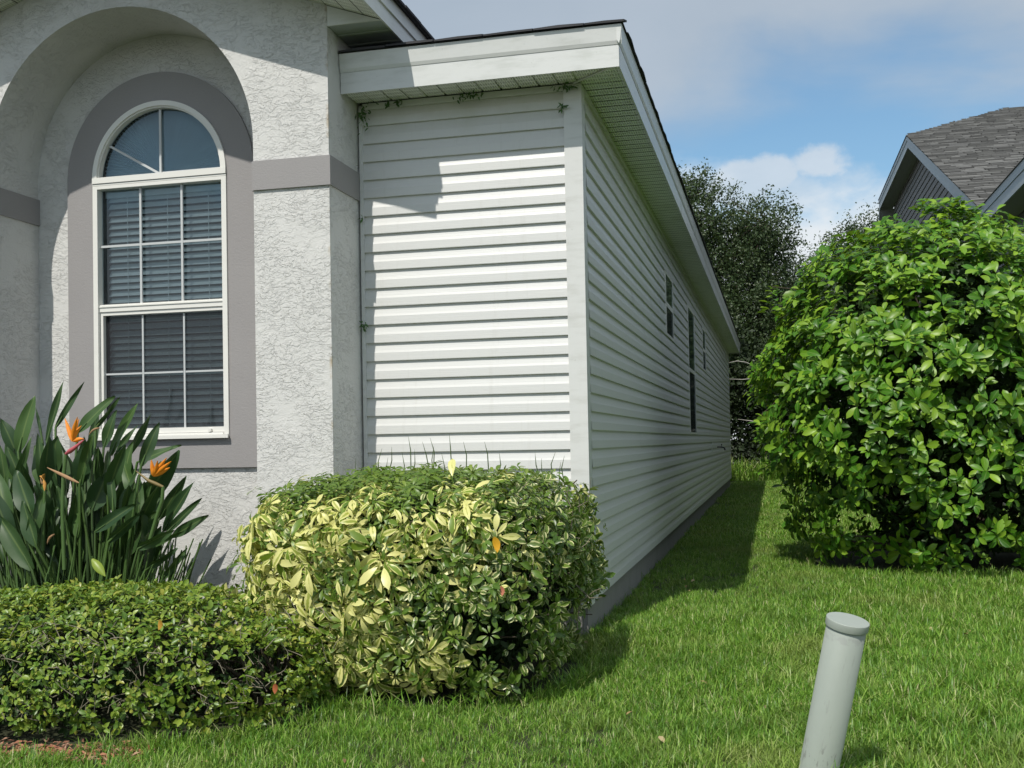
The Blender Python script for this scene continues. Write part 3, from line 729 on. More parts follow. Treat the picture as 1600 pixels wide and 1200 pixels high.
def rosette(nl, spread, L, Wd, shape='oval', curve=.35, fold=.25, jitter=.25, petiole=.0, seg=4, tiers=1):
    """leaves radiating round +Z"""
    P_ = []
    for i in range(nl):
        a = 2*math.pi*i/nl*(1 if tiers == 1 else 2.4)+random.uniform(-jitter, jitter); el = spread+random.uniform(-.3, .3)
        d = np.array([[math.cos(a)*math.cos(el), math.sin(a)*math.cos(el), math.sin(el)]])
        s = L*random.uniform(.7, 1.1)
        tp = leaf_tpl(1, Wd, fold*random.uniform(.5, 1.5), curve*random.uniform(.4, 1.5), seg, shape, petiole)
        P_.append(scatter(tp, np.array([[0, 0, -.012*i*(L/.1)*(tiers > 1)]]), frames(d, np.array([[0., 0, 1]])+rng.normal(0, .15, (1, 3))), [s]))
    return join(P_)
def inst(mesh_data, pos, nrm, sc):
    """join copies of a cluster mesh"""
    V, F, A, Rn = mesh_data; N_ = len(pos); nv = len(V)
    ref = unit(rng.normal(0, 1, (N_, 3))); R = frames(np.cross(nrm, ref), nrm)
    out = np.einsum('nij,vj->nvi', R, V)*np.asarray(sc).reshape(-1, 1, 1)+pos[:, None, :]
    FF = (F[None]+(np.arange(N_)*nv)[:, None, None]).reshape(-1, 3)
    return out.reshape(-1, 3), FF, np.tile(A, N_), (np.tile(Rn, N_)+np.repeat(rng.random(N_), nv)) % 1
def quat_of(n):
    q = Vector(n).to_track_quat('Z', 'Y'); return q @ Quaternion((0, 0, 1), random.uniform(0, 6.28))
def cluster_plant(root, name_part, variants, pos, nrm, sc, material, limit=300, near=None):
    """nearest clusters to the street side become parts; the others one joined part"""
    key = np.linalg.norm(pos-CPOS, axis=1)-(near if near is not None else 0)
    order = np.argsort(key); meshes = [to_mesh(name_part, *v) for v in variants]
    base = np.array(root.location)
    for i in order[:limit]:
        o = link(name_part, meshes[random.randrange(len(meshes))], material, root, Vector(pos[i]-base))
        o.rotation_mode = 'QUATERNION'; o.rotation_quaternion = quat_of(nrm[i]); o.scale = (float(sc[i]),)*3
    rest = order[limit:]
    if len(rest):
        ps = []
        ch = rng.integers(0, len(variants), len(rest))
        for k, v in enumerate(variants):
            ii = rest[ch == k]
            if len(ii): ps.append(inst(v, pos[ii]-base, nrm[ii], sc[ii]))
        V, F, A, Rn = join(ps)
        o = link('foliage', to_mesh('foliage', V, F, A, Rn), material, root); o['kind'] = 'stuff'
def branches(root, base, tips, m, r0=.02, r1=.003, name='branch', sag=.1, maxn=60):
    """each branch a bent tapered stem from the base to a tip, joined as one part"""
    mb = MB(); b0 = np.array(root.location)
    for t in tips[:maxn]:
        a = np.array(base, float)+rng.normal(0, .04, 3)*[1, 1, 0]; t = np.array(t, float)
        mid1 = a+(t-a)*.35+rng.normal(0, .06, 3)+[0, 0, sag]; mid2 = a+(t-a)*.7+rng.normal(0, .05, 3)+[0, 0, sag*.6]
        mb.tube([a-b0, mid1-b0, mid2-b0, t-b0], [r0, r0*.7, r0*.4, r1], 5)
    return part(name, mb, m, root)

# ------------------------------------------------------------------ tall broad-leaved shrub on the right
LM = m_leaf('glossy_shrub_leaf', [(.030, .11, .006), (.060, .19, .010), (.12, .28, .016), (.27, .44, .035), (.045, .13, .008)], .40, .28, (.30, .44, .03), .4, .35)
def shrub_surface(c, rad, n, pw=2.3, zmin=-.75, lump=.13):
    d = unit(rng.normal(0, 1, (n, 3))); d = d[d[:, 2] > zmin]
    a = np.abs(d/np.array([1, 1, 1]))
    r = (a**pw).sum(1)**(-1/pw)
    ph = np.sin(d[:, 0]*5.1+1)*np.sin(d[:, 1]*4.7+2.2)*np.cos(d[:, 2]*5.3)+.6*np.sin(d[:, 0]*11+d[:, 2]*9)*np.sin(d[:, 1]*10.3+d[:, 2]*3)
    p = d*r[:, None]*np.array(rad)*(1+lump*ph[:, None]*.6)
    nr = unit(d/np.array(rad)**1.0)
    return np.array(c)+p, nr
sc_, sr_ = (2.58, 4.05, 1.37), (1.56, 1.52, 1.68)
SH = thing('tall_shrub', (2.60, 4.25, GZ), 'tall rounded shrub with glossy bright green paddle leaves between the two houses', 'shrub')
p, nr = shrub_surface(sc_, sr_, 5200, 2.05, -.93, .17)
clump = np.sin(p[:, 0]*6.3+p[:, 2]*3.1)*np.sin(p[:, 2]*7.7+p[:, 1]*2.3+1)+.7*np.sin(p[:, 0]*13+1)*np.sin(p[:, 2]*12.1+p[:, 1]*5)
low = np.clip((1.6-p[:, 2])/1.6, 0, 1)
k = rng.random(len(p)) < np.clip(.72+.38*clump-.46*low, .08, 1); p, nr, clump = p[k], nr[k], clump[k]
p = p-nr*rng.exponential(.08, (len(p), 1))+nr*(.055*clump[:, None])
k = p[:, 2] > GZ+.10; p, nr = p[k], nr[k]
# the side leaning over the passage
nrm = unit(nr+np.array([-.05, -.25, .55])+rng.normal(0, .28, nr.shape))
vars_ = [rosette(random.choice((6, 7, 8, 9)), .38, .104, .47, 'obov', .30, .35, .3, .12, 5, 2) for _ in range(8)]
cluster_plant(SH, 'leaf_cluster', vars_, p, nrm, rng.uniform(.6, 1.3, len(p)), LM)
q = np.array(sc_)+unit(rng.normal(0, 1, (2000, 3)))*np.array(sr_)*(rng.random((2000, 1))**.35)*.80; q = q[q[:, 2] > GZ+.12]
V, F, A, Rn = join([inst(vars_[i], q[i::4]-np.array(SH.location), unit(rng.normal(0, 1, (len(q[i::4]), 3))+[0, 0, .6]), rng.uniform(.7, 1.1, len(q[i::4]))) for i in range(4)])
DL = m_leaf('shade_dark_inner_leaf', [(.018, .045, .008), (.028, .065, .010), (.022, .052, .008)], .6, .08)  # near-black copy of the leaf colour: shade of the gaps painted in
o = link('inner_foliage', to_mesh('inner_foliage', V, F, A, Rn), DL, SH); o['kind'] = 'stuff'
branches(SH, (2.60, 4.25, GZ), p[::60], M['darktwig'], .028, .004, maxn=60)
sp_ = []   # new shoots above the crown, hand placed
for (px, py, yy) in ((1478, 322, 4.3), (1400, 332, 4.0), (1445, 345, 3.9), (1512, 350, 4.4), (1560, 372, 4.2), (1355, 362, 4.1), (1300, 395, 4.3), (1206, 440, 4.2), (1260, 412, 4.2), (1190, 640, 3.7), (1196, 700, 3.8), (1590, 392, 4.3)):
    sp_.append(at(px, py+8, 1, yy))
for t in sp_:
    for dz_ in (0, -.07, -.15):
        o = link('leaf_cluster', bpy.data.meshes[[c for c in SH.children if c.name.startswith('leaf_cluster')][random.randrange(8)].data.name], None, SH, Vector(t+[random.uniform(-.02, .02), 0, dz_])-SH.location)
        o.rotation_mode = 'QUATERNION'; o.rotation_quaternion = quat_of(unit(np.array([random.uniform(-.3, .2), random.uniform(-.4, .1), 1.]))); o.scale = (random.uniform(.65, .9)+(.2 if dz_ else 0),)*3
branches(SH, np.array(sc_)+[-.1, 0, .6], sp_, M['darktwig'], .012, .004, 'shoot')

# ------------------------------------------------------------------ variegated shrub at the house corner
VB = thing('variegated_shrub', (-.62, -.92, GZ), 'clipped shrub of yellow variegated umbrella leaves mixed with small green leaves at the siding corner', 'shrub')
def box_surface(c, rad, h, n, pw=3.0):
    """rounded block: superellipsoid samples, z from ground to h"""
    d = unit(rng.normal(0, 1, (n, 3))); r = (np.abs(d)**pw).sum(1)**(-1/pw); s = d*r[:, None]
    p = np.array(c)+s*np.array([rad[0], rad[1], h]); nn = unit(np.sign(s)*np.abs(s)**(pw-1)/np.array([rad[0], rad[1], h])); return p, nn
YM = m_leaf('yellow_variegated_leaf', [(.12, .21, .02), (.20, .30, .03), (.42, .46, .09), (.50, .50, .12), (.30, .38, .05)], .38, .28, (.5, .55, .08), .5, 0., ((.80, .77, .30), .38, 1.2))
GM2 = m_leaf('green_umbrella_leaf', [(.05, .11, .015), (.14, .23, .03), (.09, .17, .02), (.22, .30, .05)], .4, .25, (.25, .38, .04), .45, .25)
WM = m_leaf('cream_edged_leaf', [(.05, .11, .015), (.10, .19, .02), (.17, .26, .04), (.05, .09, .015)], .36, .25, (.3, .4, .05), .5, .2, ((.62, .62, .30), .92, 1.1))
vc, vr, vh = (-.62, -1.06, .39), (.79, .86), .545
p, nr = box_surface(vc, vr, vh, 7000, 4.8)
p = p-nr*rng.exponential(.035, (len(p), 1))+rng.normal(0, .02, p.shape); k = (p[:, 2] > GZ+.06)&~((nr[:, 1] > .5)&(p[:, 2] < .6)); p, nr = p[k], nr[k]
# lower edge tucks in
tuck = np.clip((.35-p[:, 2])/.5, 0, 1)[:, None]; p[:, :2] = p[:, :2]+(np.array(vc[:2])-p[:, :2])*tuck*.20
u = (p[:, 0]-vc[0])/vr[0]; zz = (p[:, 2]+.0)/.95
fld = u+.35*np.sin(p[:, 2]*7+p[:, 0]*3)*.6+rng.normal(0, .22, len(p))
isY = (fld < .32) & (zz < .90-.06*(u < -.5)+.05*np.sin(p[:, 0]*14)+rng.normal(0, .05, len(p)))
isG = (~isY) & ((zz > .84)|(rng.random(len(p)) < .2)) & (fld < .55)
isW = ~(isY|isG); isW &= rng.random(len(p)) < np.clip(.58+.5*np.sin(p[:, 0]*9)*np.sin(p[:, 2]*11+p[:, 1]*4)-.28*(p[:, 2] < .35), .10, 1)
vy = [rosette(random.choice((7, 8, 9)), -.05, .060, .38, 'obov', .5, .25, .2, .28, 5) for _ in range(7)]
vg = [rosette(random.choice((7, 8)), .25, .050, .36, 'obov', .35, .25, .25, .25, 4) for _ in range(5)]
vw = [rosette(random.choice((5, 6, 7)), .45, .050, .48, 'oval', .25, .35, .4, .1, 4, 2) for _ in range(6)]
def nvar(mask, up, jit): return unit(nr[mask]+np.array(up)+rng.normal(0, jit, (mask.sum(), 3)))
def sub_k(mask, frac): m2 = mask.copy(); m2[rng.random(len(mask)) > frac] = False; return m2
gapn = np.sin(p[:, 0]*15+p[:, 2]*6)*np.sin(p[:, 2]*17+p[:, 0]*3+1)
mY = isY & (rng.random(len(p)) < np.clip(.53+.46*gapn, .08, .98)); cluster_plant(VB, 'leaf_cluster', vy, p[mY]-nr[mY]*0, nvar(mY, (-.05, -.1, .15), .38), rng.choice([.7, .85, 1., 1.15, 1.5], mY.sum())*rng.uniform(.85, 1.15, mY.sum()), YM, 230)
isG = isG | (isY & ~mY & (rng.random(len(p)) < .22))
def extra(mask, tpl, m, name, up, jit, s0, s1, lim):
    ch = rng.permutation(np.nonzero(mask)[0]); obj_i, rest = ch[:lim], ch[lim:]
    base = np.array(VB.location); meshes = [to_mesh(name, *v) for v in tpl]
    for i in obj_i:
        n_ = unit(nr[i]+np.array(up)+rng.normal(0, jit, 3)); o = link(name, meshes[random.randrange(len(meshes))], m, VB, Vector(p[i]-base))
        o.rotation_mode = 'QUATERNION'; o.rotation_quaternion = quat_of(n_); o.scale = (random.uniform(s0, s1),)*3
    ps = [inst(v, p[rest[j::len(tpl)]]-base, unit(nr[rest[j::len(tpl)]]+np.array(up)+rng.normal(0, jit, (len(rest[j::len(tpl)]), 3))), rng.uniform(s0, s1, len(rest[j::len(tpl)]))) for j, v in enumerate(tpl)]
    o = link('foliage', to_mesh('foliage', *join(ps)), m, VB); o['kind'] = 'stuff'
extra(isG, vg, GM2, 'green_leaf_cluster', (0, -.1, .4), .35, .7, 1.3, 30)
extra(isW, vw, WM, 'cream_leaf_cluster', (.1, -.2, .3), .4, .7, 1.3, 40)
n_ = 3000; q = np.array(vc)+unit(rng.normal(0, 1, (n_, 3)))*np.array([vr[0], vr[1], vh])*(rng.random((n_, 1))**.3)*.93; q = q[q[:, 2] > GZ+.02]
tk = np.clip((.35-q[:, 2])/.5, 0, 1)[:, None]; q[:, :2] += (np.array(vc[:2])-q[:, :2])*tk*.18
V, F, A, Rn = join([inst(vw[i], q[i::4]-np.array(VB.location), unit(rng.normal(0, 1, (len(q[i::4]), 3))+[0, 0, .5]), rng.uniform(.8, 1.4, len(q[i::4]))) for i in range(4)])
o = link('inner_foliage', to_mesh('inner_foliage', V, F, A, Rn), DL, VB); o['kind'] = 'stuff'  # inner leaves carry the painted shade colour to deepen the gaps
branches(VB, (-.62, -.92, GZ), p[::45], M['darktwig'], .016, .003, maxn=90)
# bare twigs showing on the right half
tw = MB()
for i in range(70):
    c0 = np.array([random.uniform(-.45, .2), 0, random.uniform(.15, .85)]); c0[1] = -1.55+.55*max(0, (c0[0]+.2))+random.uniform(-.03, .12)
    d = unit(np.array([random.uniform(-.7, .7), random.uniform(-.6, .1), random.uniform(-.2, 1)])); L_ = random.uniform(.07, .2); b0 = np.array(VB.location)
    tw.tube([c0-b0, c0+d*L_*.5+rng.normal(0, .012, 3)-b0, c0+d*L_+rng.normal(0, .02, 3)-b0], [.003, .0025, .0012], 4)
part('twigs', tw, M['twig'], VB)['kind'] = 'stuff'

# ------------------------------------------------------------------ clipped low hedge bottom left
HG = thing('clipped_hedge', (-1.85, -2.0, GZ), 'low clipped dark green hedge with small oval leaves at the lower left', 'hedge')
HM = m_leaf('hedge_leaf', [(.05, .12, .010), (.11, .21, .018), (.18, .28, .028), (.27, .35, .04), (.07, .15, .013), (.38, .38, .06)], .38, .22, (.25, .36, .03), .5, .25)
hc, hr, hh = (-1.95, -1.95, .10), (1.10, .74), .355
p, nr = box_surface(hc, hr, hh, 9500, 2.45); p = p-nr*rng.exponential(.022, (len(p), 1))+rng.normal(0, .010, p.shape)
cl = np.sin(p[:, 0]*17)*np.sin(p[:, 2]*21+p[:, 0]*5)+.8*np.sin(p[:, 0]*37+1)*np.sin(p[:, 2]*33+2)
k = rng.random(len(p)) < np.where(nr[:, 2] > .75, 1, np.clip(.44+.30*cl, .08, .9)); p, nr = p[k], nr[k]
k = (p[:, 2] > GZ+.05); p, nr = p[k], nr[k]
tuck = np.clip((.2-p[:, 2])/.35, 0, 1)[:, None]; p[:, 1:2] += (hc[1]-p[:, 1:2])*tuck*.10
vh_ = [rosette(random.choice((4, 5, 6)), .5, .036, .55, 'oval', .2, .35, .5, .1, 3, 2) for _ in range(8)]
nrm = unit(nr+np.array([0, -.15, .45])+rng.normal(0, .45, nr.shape))
cluster_plant(HG, 'leaf_sprig', vh_, p, nrm, rng.uniform(.6, 1.15, len(p)), HM, 300, near=(p[:, 1] < -2.2)*.3)
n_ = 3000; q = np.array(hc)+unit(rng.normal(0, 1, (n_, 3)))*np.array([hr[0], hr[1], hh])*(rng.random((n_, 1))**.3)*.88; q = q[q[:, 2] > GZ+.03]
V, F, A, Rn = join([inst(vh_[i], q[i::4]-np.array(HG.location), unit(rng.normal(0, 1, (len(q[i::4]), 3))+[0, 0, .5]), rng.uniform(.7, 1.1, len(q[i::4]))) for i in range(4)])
o = link('inner_foliage', to_mesh('inner_foliage', V, F, A, Rn), DL, HG); o['kind'] = 'stuff'  # same shade-darkened leaf colour fills the hedge hollows
for cxh in (-2.5, -2.0, -1.5, -1.1):
    tips = [t for t in p[::37] if abs(t[0]-cxh) < .35]; branches(HG, (cxh, -1.95, GZ), tips, M['darktwig'], .012, .002, sag=.02, maxn=40)
tw = MB(); b0 = np.array(HG.location)
for i in range(300):
    x_ = random.uniform(-2.6, -.8); u_ = min(.999, abs((x_-hc[0])/hr[0])); yf = hc[1]-hr[1]*(1-u_**2.7)**(1/2.7)
    c0 = np.array([x_, yf+random.uniform(.02, .10), random.uniform(.02, .40)]); d = unit(np.array([random.uniform(-.9, .9), random.uniform(-.5, .2), random.uniform(-.1, 1)])); L_ = random.uniform(.03, .09)
    tw.tube([c0-b0, c0+d*L_*.5+rng.normal(0, .008, 3)-b0, c0+d*L_+rng.normal(0, .012, 3)-b0], [.0022, .0018, .001], 4, False)
part('twigs', tw, M['twig'], HG)['kind'] = 'stuff'

# ------------------------------------------------------------------ bird of paradise
BP = thing('bird_of_paradise', (-2.75, -.95, GZ), 'bird of paradise plant with long dark leaves and orange flowers below the arched window', 'plant')
BM = m_leaf('paradise_leaf', [(.022, .055, .020), (.032, .072, .023), (.042, .088, .026), (.060, .12, .03)], .45, .10, (.12, .24, .04), .4, .22)
SM = m_leaf('paradise_stalk', [(.06, .12, .03), (.09, .16, .04), (.05, .09, .03)], .45, .05)
OR = m_plain('orange_petal', (.85, .27, .015), .5, .1); PK = m_plain('magenta_spathe', (.50, .10, .12), .45, .15); BR = m_plain('dry_brown_bract', (.42, .25, .13), .8, .2)
b0 = np.array(BP.location)
def big_leaf(base, tip, width, bend=.1, twist=0., label=None, m=None, stalk=True):
    base, tip = np.array(base, float), np.array(tip, float); ax = tip-base; L_ = np.linalg.norm(ax); a = ax/L_
    view = unit(CPOS-(base+tip)/2); side = unit(np.cross(a, view)); nrm_ = np.cross(side, a)
    c, s_ = math.cos(twist), math.sin(twist); side, nrm_ = side*c+nrm_*s_, nrm_*c-side*s_
    seg = 9; V = []; A_ = []; fd = random.uniform(.25, .6); sgn = 1 if a[0] > 0 else -1
    for i in range(seg+1):
        t = i/seg; wv = (math.sin(math.pi*min(1, (t*.97+.02)**.85))**.8)*width*.5+.004*(1-t)
        pt = base+ax*t+nrm_*(-bend*L_*(t-.5)**2*1.0)+np.array([sgn*bend*L_*.5*t*t, 0, -bend*L_*.35*t*t])
        rip = math.sin(t*9+L_*30)*.006
        for sx in (-1, -.5, 0, .5, 1):
            V.append(pt+side*wv*sx+nrm_*(abs(sx)**1.5*wv*fd+rip*sx)); A_.append(abs(sx))
    F = []
    for i in range(seg):
        for j in range(4): o_ = i*5+j; F += [(o_, o_+1, o_+6), (o_, o_+6, o_+5)]
    me = to_mesh('leaf', np.array(V)-b0, np.array(F), np.array(A_), np.full(len(V), random.random()))
    o = link('leaf', me, m or BM, BP)
    if label: o['label'] = label
    if stalk:
        root_ = np.array([np.clip(base[0]*.55+(-2.75)*.45, -3.6, -2.2), base[1]*.4-.95*.6, GZ])+rng.normal(0, .06, 3)*[1, 1, 0]
        mid = root_+(base-root_)*.55+np.array([0, 0, .05])
        part('stalk', MB().tube([root_-b0, mid-b0, base-b0, base+ax*.25-b0], [.011, .009, .007, .004], 6, False), SM, BP)
def Z(x, y): return x*.3, 590+y*.3      # coordinates noted on a 3.333x enlargement of the photograph
LF = [((168, 85), (95, 385), 85, -1.0), ((328, 5), (245, 330), 42, -.6), ((430, 15), (290, 260), 32, -.6), ((590, 90), (405, 285), 72, -.9), ((625, 95), (500, 260), 26, -.8),
      ((705, 118), (572, 405), 58, -.8), ((785, 180), (662, 420), 46, -.7), ((820, 225), (735, 460), 60, -1.2), ((935, 345), (715, 440), 44, -1.1), ((920, 370), (735, 660), 115, -.9),
      ((965, 508), (828, 740), 68, -.25), ((1000, 532), (850, 800), 72, -.25), ((1050, 625), (870, 805), 48, -.25), ((1085, 715), (895, 830), 62, -.25), ((945, 795), (690, 900), 44, -1.1),
      ((970, 880), (835, 1060), 38, -1.0), ((602, 165), (540, 365), 66, -.7), ((150, 300), (55, 640), 44, -1.1), ((10, 205), (95, 420), 85, -.8), ((85, 480), (165, 720), 115, -1.3),
      ((292, 300), (262, 520), 95, -1.0), ((208, 280), (222, 560), 48, -1.2), ((225, 580), (150, 860), 66, -1.3), ((0, 700), (165, 1000), 110, -1.3), ((445, 330), (415, 560), 95, -1.2),
      ((705, 655), (498, 800), 62, -1.3), ((725, 700), (565, 855), 52, -1.3), ((802, 690), (650, 930), 100, -1.1), ((560, 490), (480, 690), 110, -1.1), ((640, 400), (700, 640), 60, -1.0),
      ((575, 400), (590, 700), 40, -1.2), ((300, 560), (330, 700), 50, -1.2), ((190, 150), (215, 300), 14, -.8), ((715, 240), (600, 400), 30, -.7), ((905, 790), (720, 890), 50, -1.3),
      ((920, 885), (760, 1000), 40, -1.2), ((30, 480), (60, 640), 35, -.9), ((-20, 330), (60, 560), 90, -.9), ((-30, 450), (50, 760), 90, -1.2), ((500, 150), (470, 420), 50, -.6),
      ((680, 330), (640, 560), 80, -.8), ((860, 560), (740, 720), 70, -.8), ((120, 640), (190, 880), 80, -1.35), ((-40, 560), (60, 860), 90, -1.3)]
for (t, bse, wd_, yy) in LF:
    T_ = at(*Z(*t), 1, yy); B_ = at(*Z(*bse), 1, yy-.02-random.uniform(-.04, .04))
    lab = None
    big_leaf(B_, T_, wd_*.3/1705*6.0*.97, random.uniform(.0, .10), random.uniform(-.7, .7), lab)
for i in range(150):     # inner leaves filling the clump
    zx = random.uniform(-120, 760); zy = random.uniform(400+max(0, zx-450)*.5, 930); ln = random.uniform(170, 300); tilt = (zx-400)/1400+random.uniform(-.25, .25); yy = random.uniform(-1.2, -.55)
    B_ = at(*Z(zx, zy+ln*.55), 1, yy); T_ = at(*Z(zx+ln*tilt, zy-ln*.45), 1, yy+random.uniform(-.12, .12))
    if B_[2] < .12: B_[2] = .12
    big_leaf(B_, T_, random.uniform(.045, .09), random.uniform(0, .15), random.uniform(-1.2, 1.2))
st = MB()
for i in range(300):    # crowded bare stalks at the base
    xb = random.uniform(-3.55, -2.30); yb2 = random.uniform(-1.35, -.6); h = random.uniform(.25, .62)
    tp = np.array([xb+(xb+2.9)*.35+random.uniform(-.1, .1), yb2+random.uniform(-.1, .1), h]); bs = np.array([xb, yb2, GZ])
    st.tube([bs-b0, (bs+tp)/2+rng.normal(0, .02, 3)-b0, tp-b0], [.009, .007, .004], 5, False)
part('stalks', st, SM, BP)['kind'] = 'stuff'
def petal(root, p0, p1, wd_, m, name='petal', bend=0.02, parent=None):
    p0, p1 = np.array(p0, float), np.array(p1, float); ax = p1-p0; a = unit(ax); view = unit(CPOS-p0); side = unit(np.cross(a, view)); nn = np.cross(side, a)
    V = []
    for i in range(6):
        t = i/5; wv = math.sin(math.pi*(t*.93+.05)**.8)*wd_*.5+.0008
        pt = p0+ax*t+side*bend*math.sin(math.pi*t)
        V += [pt-side*wv-nn*wv*.4, pt+nn*wv*.5, pt+side*wv-nn*wv*.4]
    F = []
    for i in range(5):
        for j in range(2): o_ = i*3+j; F += [(o_, o_+1, o_+4), (o_, o_+4, o_+3)]
    return link(name, to_mesh(name, np.array(V)-b0, np.array(F)), m, parent)
def flower(spath, petals, stem, yy, pm=OR, sm=PK, label=None, pw=.022):
    (s0, s1, sw) = spath
    P0, P1 = at(*Z(*s0), 1, yy), at(*Z(*s1), 1, yy-.02)
    mid = (P0+P1)/2+np.array([0, -.01, -.008])
    fl = part('flower', MB().tube([P0-b0, P0+(mid-P0)*.5-b0, mid-b0, P1+(mid-P1)*.3-b0, P1-b0], [.007, sw, sw*.85, sw*.4, .001], 8), sm, BP, label)
    hub = at(*Z(*petals[0]), 1, yy-.01)
    for t in petals[1:]: petal(None, hub, at(*Z(*t), 1, yy-random.uniform(-.02, .05)), pw, pm, parent=fl, bend=random.uniform(-.008, .008))
    pts = [at(*Z(*q_), 1, yy) for q_ in stem]
    part('flower_stem', MB().tube([q_-b0 for q_ in pts], [.009]+[.010]*(len(pts)-2)+[.011], 7), SM, fl)
flower(((343, 398), (440, 322), .013), [(378, 332), (338, 212), (347, 235), (404, 205), (410, 215), (436, 318), (425, 250)], [(343, 402), (330, 520), (325, 700), (335, 1000)], -1.35, label='orange and pink flower on the tall stem')
flower(((850, 570), (706, 485), .010), [(800, 514), (788, 428), (800, 470), (820, 432), (868, 418), (892, 436), (885, 468), (850, 455)], [(850, 568), (845, 640), (815, 730), (780, 850)], -1.3, sm=m_plain('green_spathe', (.22, .16, .06), .5, .2), label='orange flower in front of the window sill corner')
flower(((235, 560), (210, 520), .006), [(228, 530), (205, 512), (235, 500), (245, 585), (232, 590)], [(235, 560), (228, 700), (220, 900)], -1.3, pm=m_plain('faded_petal', (.62, .30, .06), .7, .2), sm=BR, label='faded orange flower low on the left', pw=.016)
petal(None, at(*Z(410, 548), 1, -1.35), at(*Z(245, 468), 1, -1.38), .016, BR, 'dry_bract', .0, BP)
petal(None, at(*Z(285, 815), 1, -1.3), at(*Z(245, 870), 1, -1.3), .012, BR, 'dry_bract', .01, BP)
petal(None, at(*Z(480, 945), 1, -1.4), at(*Z(548, 1035), 1, -1.42), .045, m_leaf('yellow_green_leaf', [(.28, .38, .05), (.3, .4, .06)], .4, .3, (.4, .5, .05)), 'young_leaf', .0, BP)
petal(None, at(*Z(520, 262), 1, -1.0), at(*Z(462, 300), 1, -1.0), .012, BR, 'dry_bract', .01, BP)

# ------------------------------------------------------------------ lawn grass
def blade_clump(n, r, h, wd_):
    V, F, A_, Rn = [], [], [], []
    for i in range(n):
        a = random.uniform(0, 6.28); rr = r*math.sqrt(random.random()); x_, y_ = rr*math.cos(a), rr*math.sin(a)
        yaw = random.uniform(0, 6.28); lean = random.uniform(.05, 1.25); hh_ = h*random.uniform(.55, 1.15); w0 = wd_*random.uniform(.7, 1.2)
        dirx, diry = math.cos(yaw), math.sin(yaw); sx, sy = -diry, dirx; o_ = len(V); tz = random.uniform(-.5, .5); rv = random.random()
        for t, ww in ((0, .75), (.45, 1), (.8, .65), (1, 0)):
            off = lean*hh_*t*t; zz_ = hh_*(t-.25*lean*t*t)
            cx_, cy_ = x_+dirx*off, y_+diry*off
            if ww: V += [(cx_-sx*w0*ww/2, cy_-sy*w0*ww/2, zz_), (cx_+sx*w0*ww/2, cy_+sy*w0*ww/2, zz_)]; A_ += [1, 1]; Rn += [rv, rv]
            else: V.append((cx_, cy_, zz_)); A_.append(0); Rn.append(rv)
        F += [(o_, o_+1, o_+3), (o_, o_+3, o_+2), (o_+2, o_+3, o_+5), (o_+2, o_+5, o_+4), (o_+4, o_+5, o_+6)]
    return np.array(V), np.array(F), np.array(A_, float), np.array(Rn)
def m_grass():
    m, t, b = mat('grass_blade')
    at_ = t.new('ShaderNodeAttribute', attribute_name='rnd').outputs['Fac']; r = t.math('FRACT', t.math('ADD', at_, orand(t)))
    p_ = gen(t)
    col = t.ramp(r, [(0, (.05, .135, .012)), (.3, (.105, .25, .026)), (.55, (.18, .36, .038)), (.8, (.28, .46, .068)), (.93, (.41, .50, .15)), (1, (.56, .53, .30))])
    dry = t.math('MULTIPLY', t.smooth(t.noise(p_, 1.1, 5, .6), .50, .68), .50)
    col = t.mix(dry, col, (.33, .37, .11))
    dk = t.math('MULTIPLY', t.smooth(t.noise(t.mapping(p_, (1, 1, 1), (5, 3, 0)), 1.5, 3, .5), .5, .7), .4)
    col = t.mix(dk, col, (.07, .17, .02))
    t.put(b.inputs['Base Color'], col); b.inputs['Roughness'].default_value = .42; b.inputs['Specular IOR Level'].default_value = .4
    tl = t.new('ShaderNodeBsdfTranslucent'); t.put(tl.inputs[0], t.mix(.5, col, (.34, .48, .04)))
    mx = t.new('ShaderNodeMixShader'); mx.inputs[0].default_value = .32
    t.link(b.outputs[0], mx.inputs[1]); t.link(tl.outputs[0], mx.inputs[2]); t.link(mx.outputs[0], t.n['Material Output'].inputs[0]); return m
GR = m_grass()
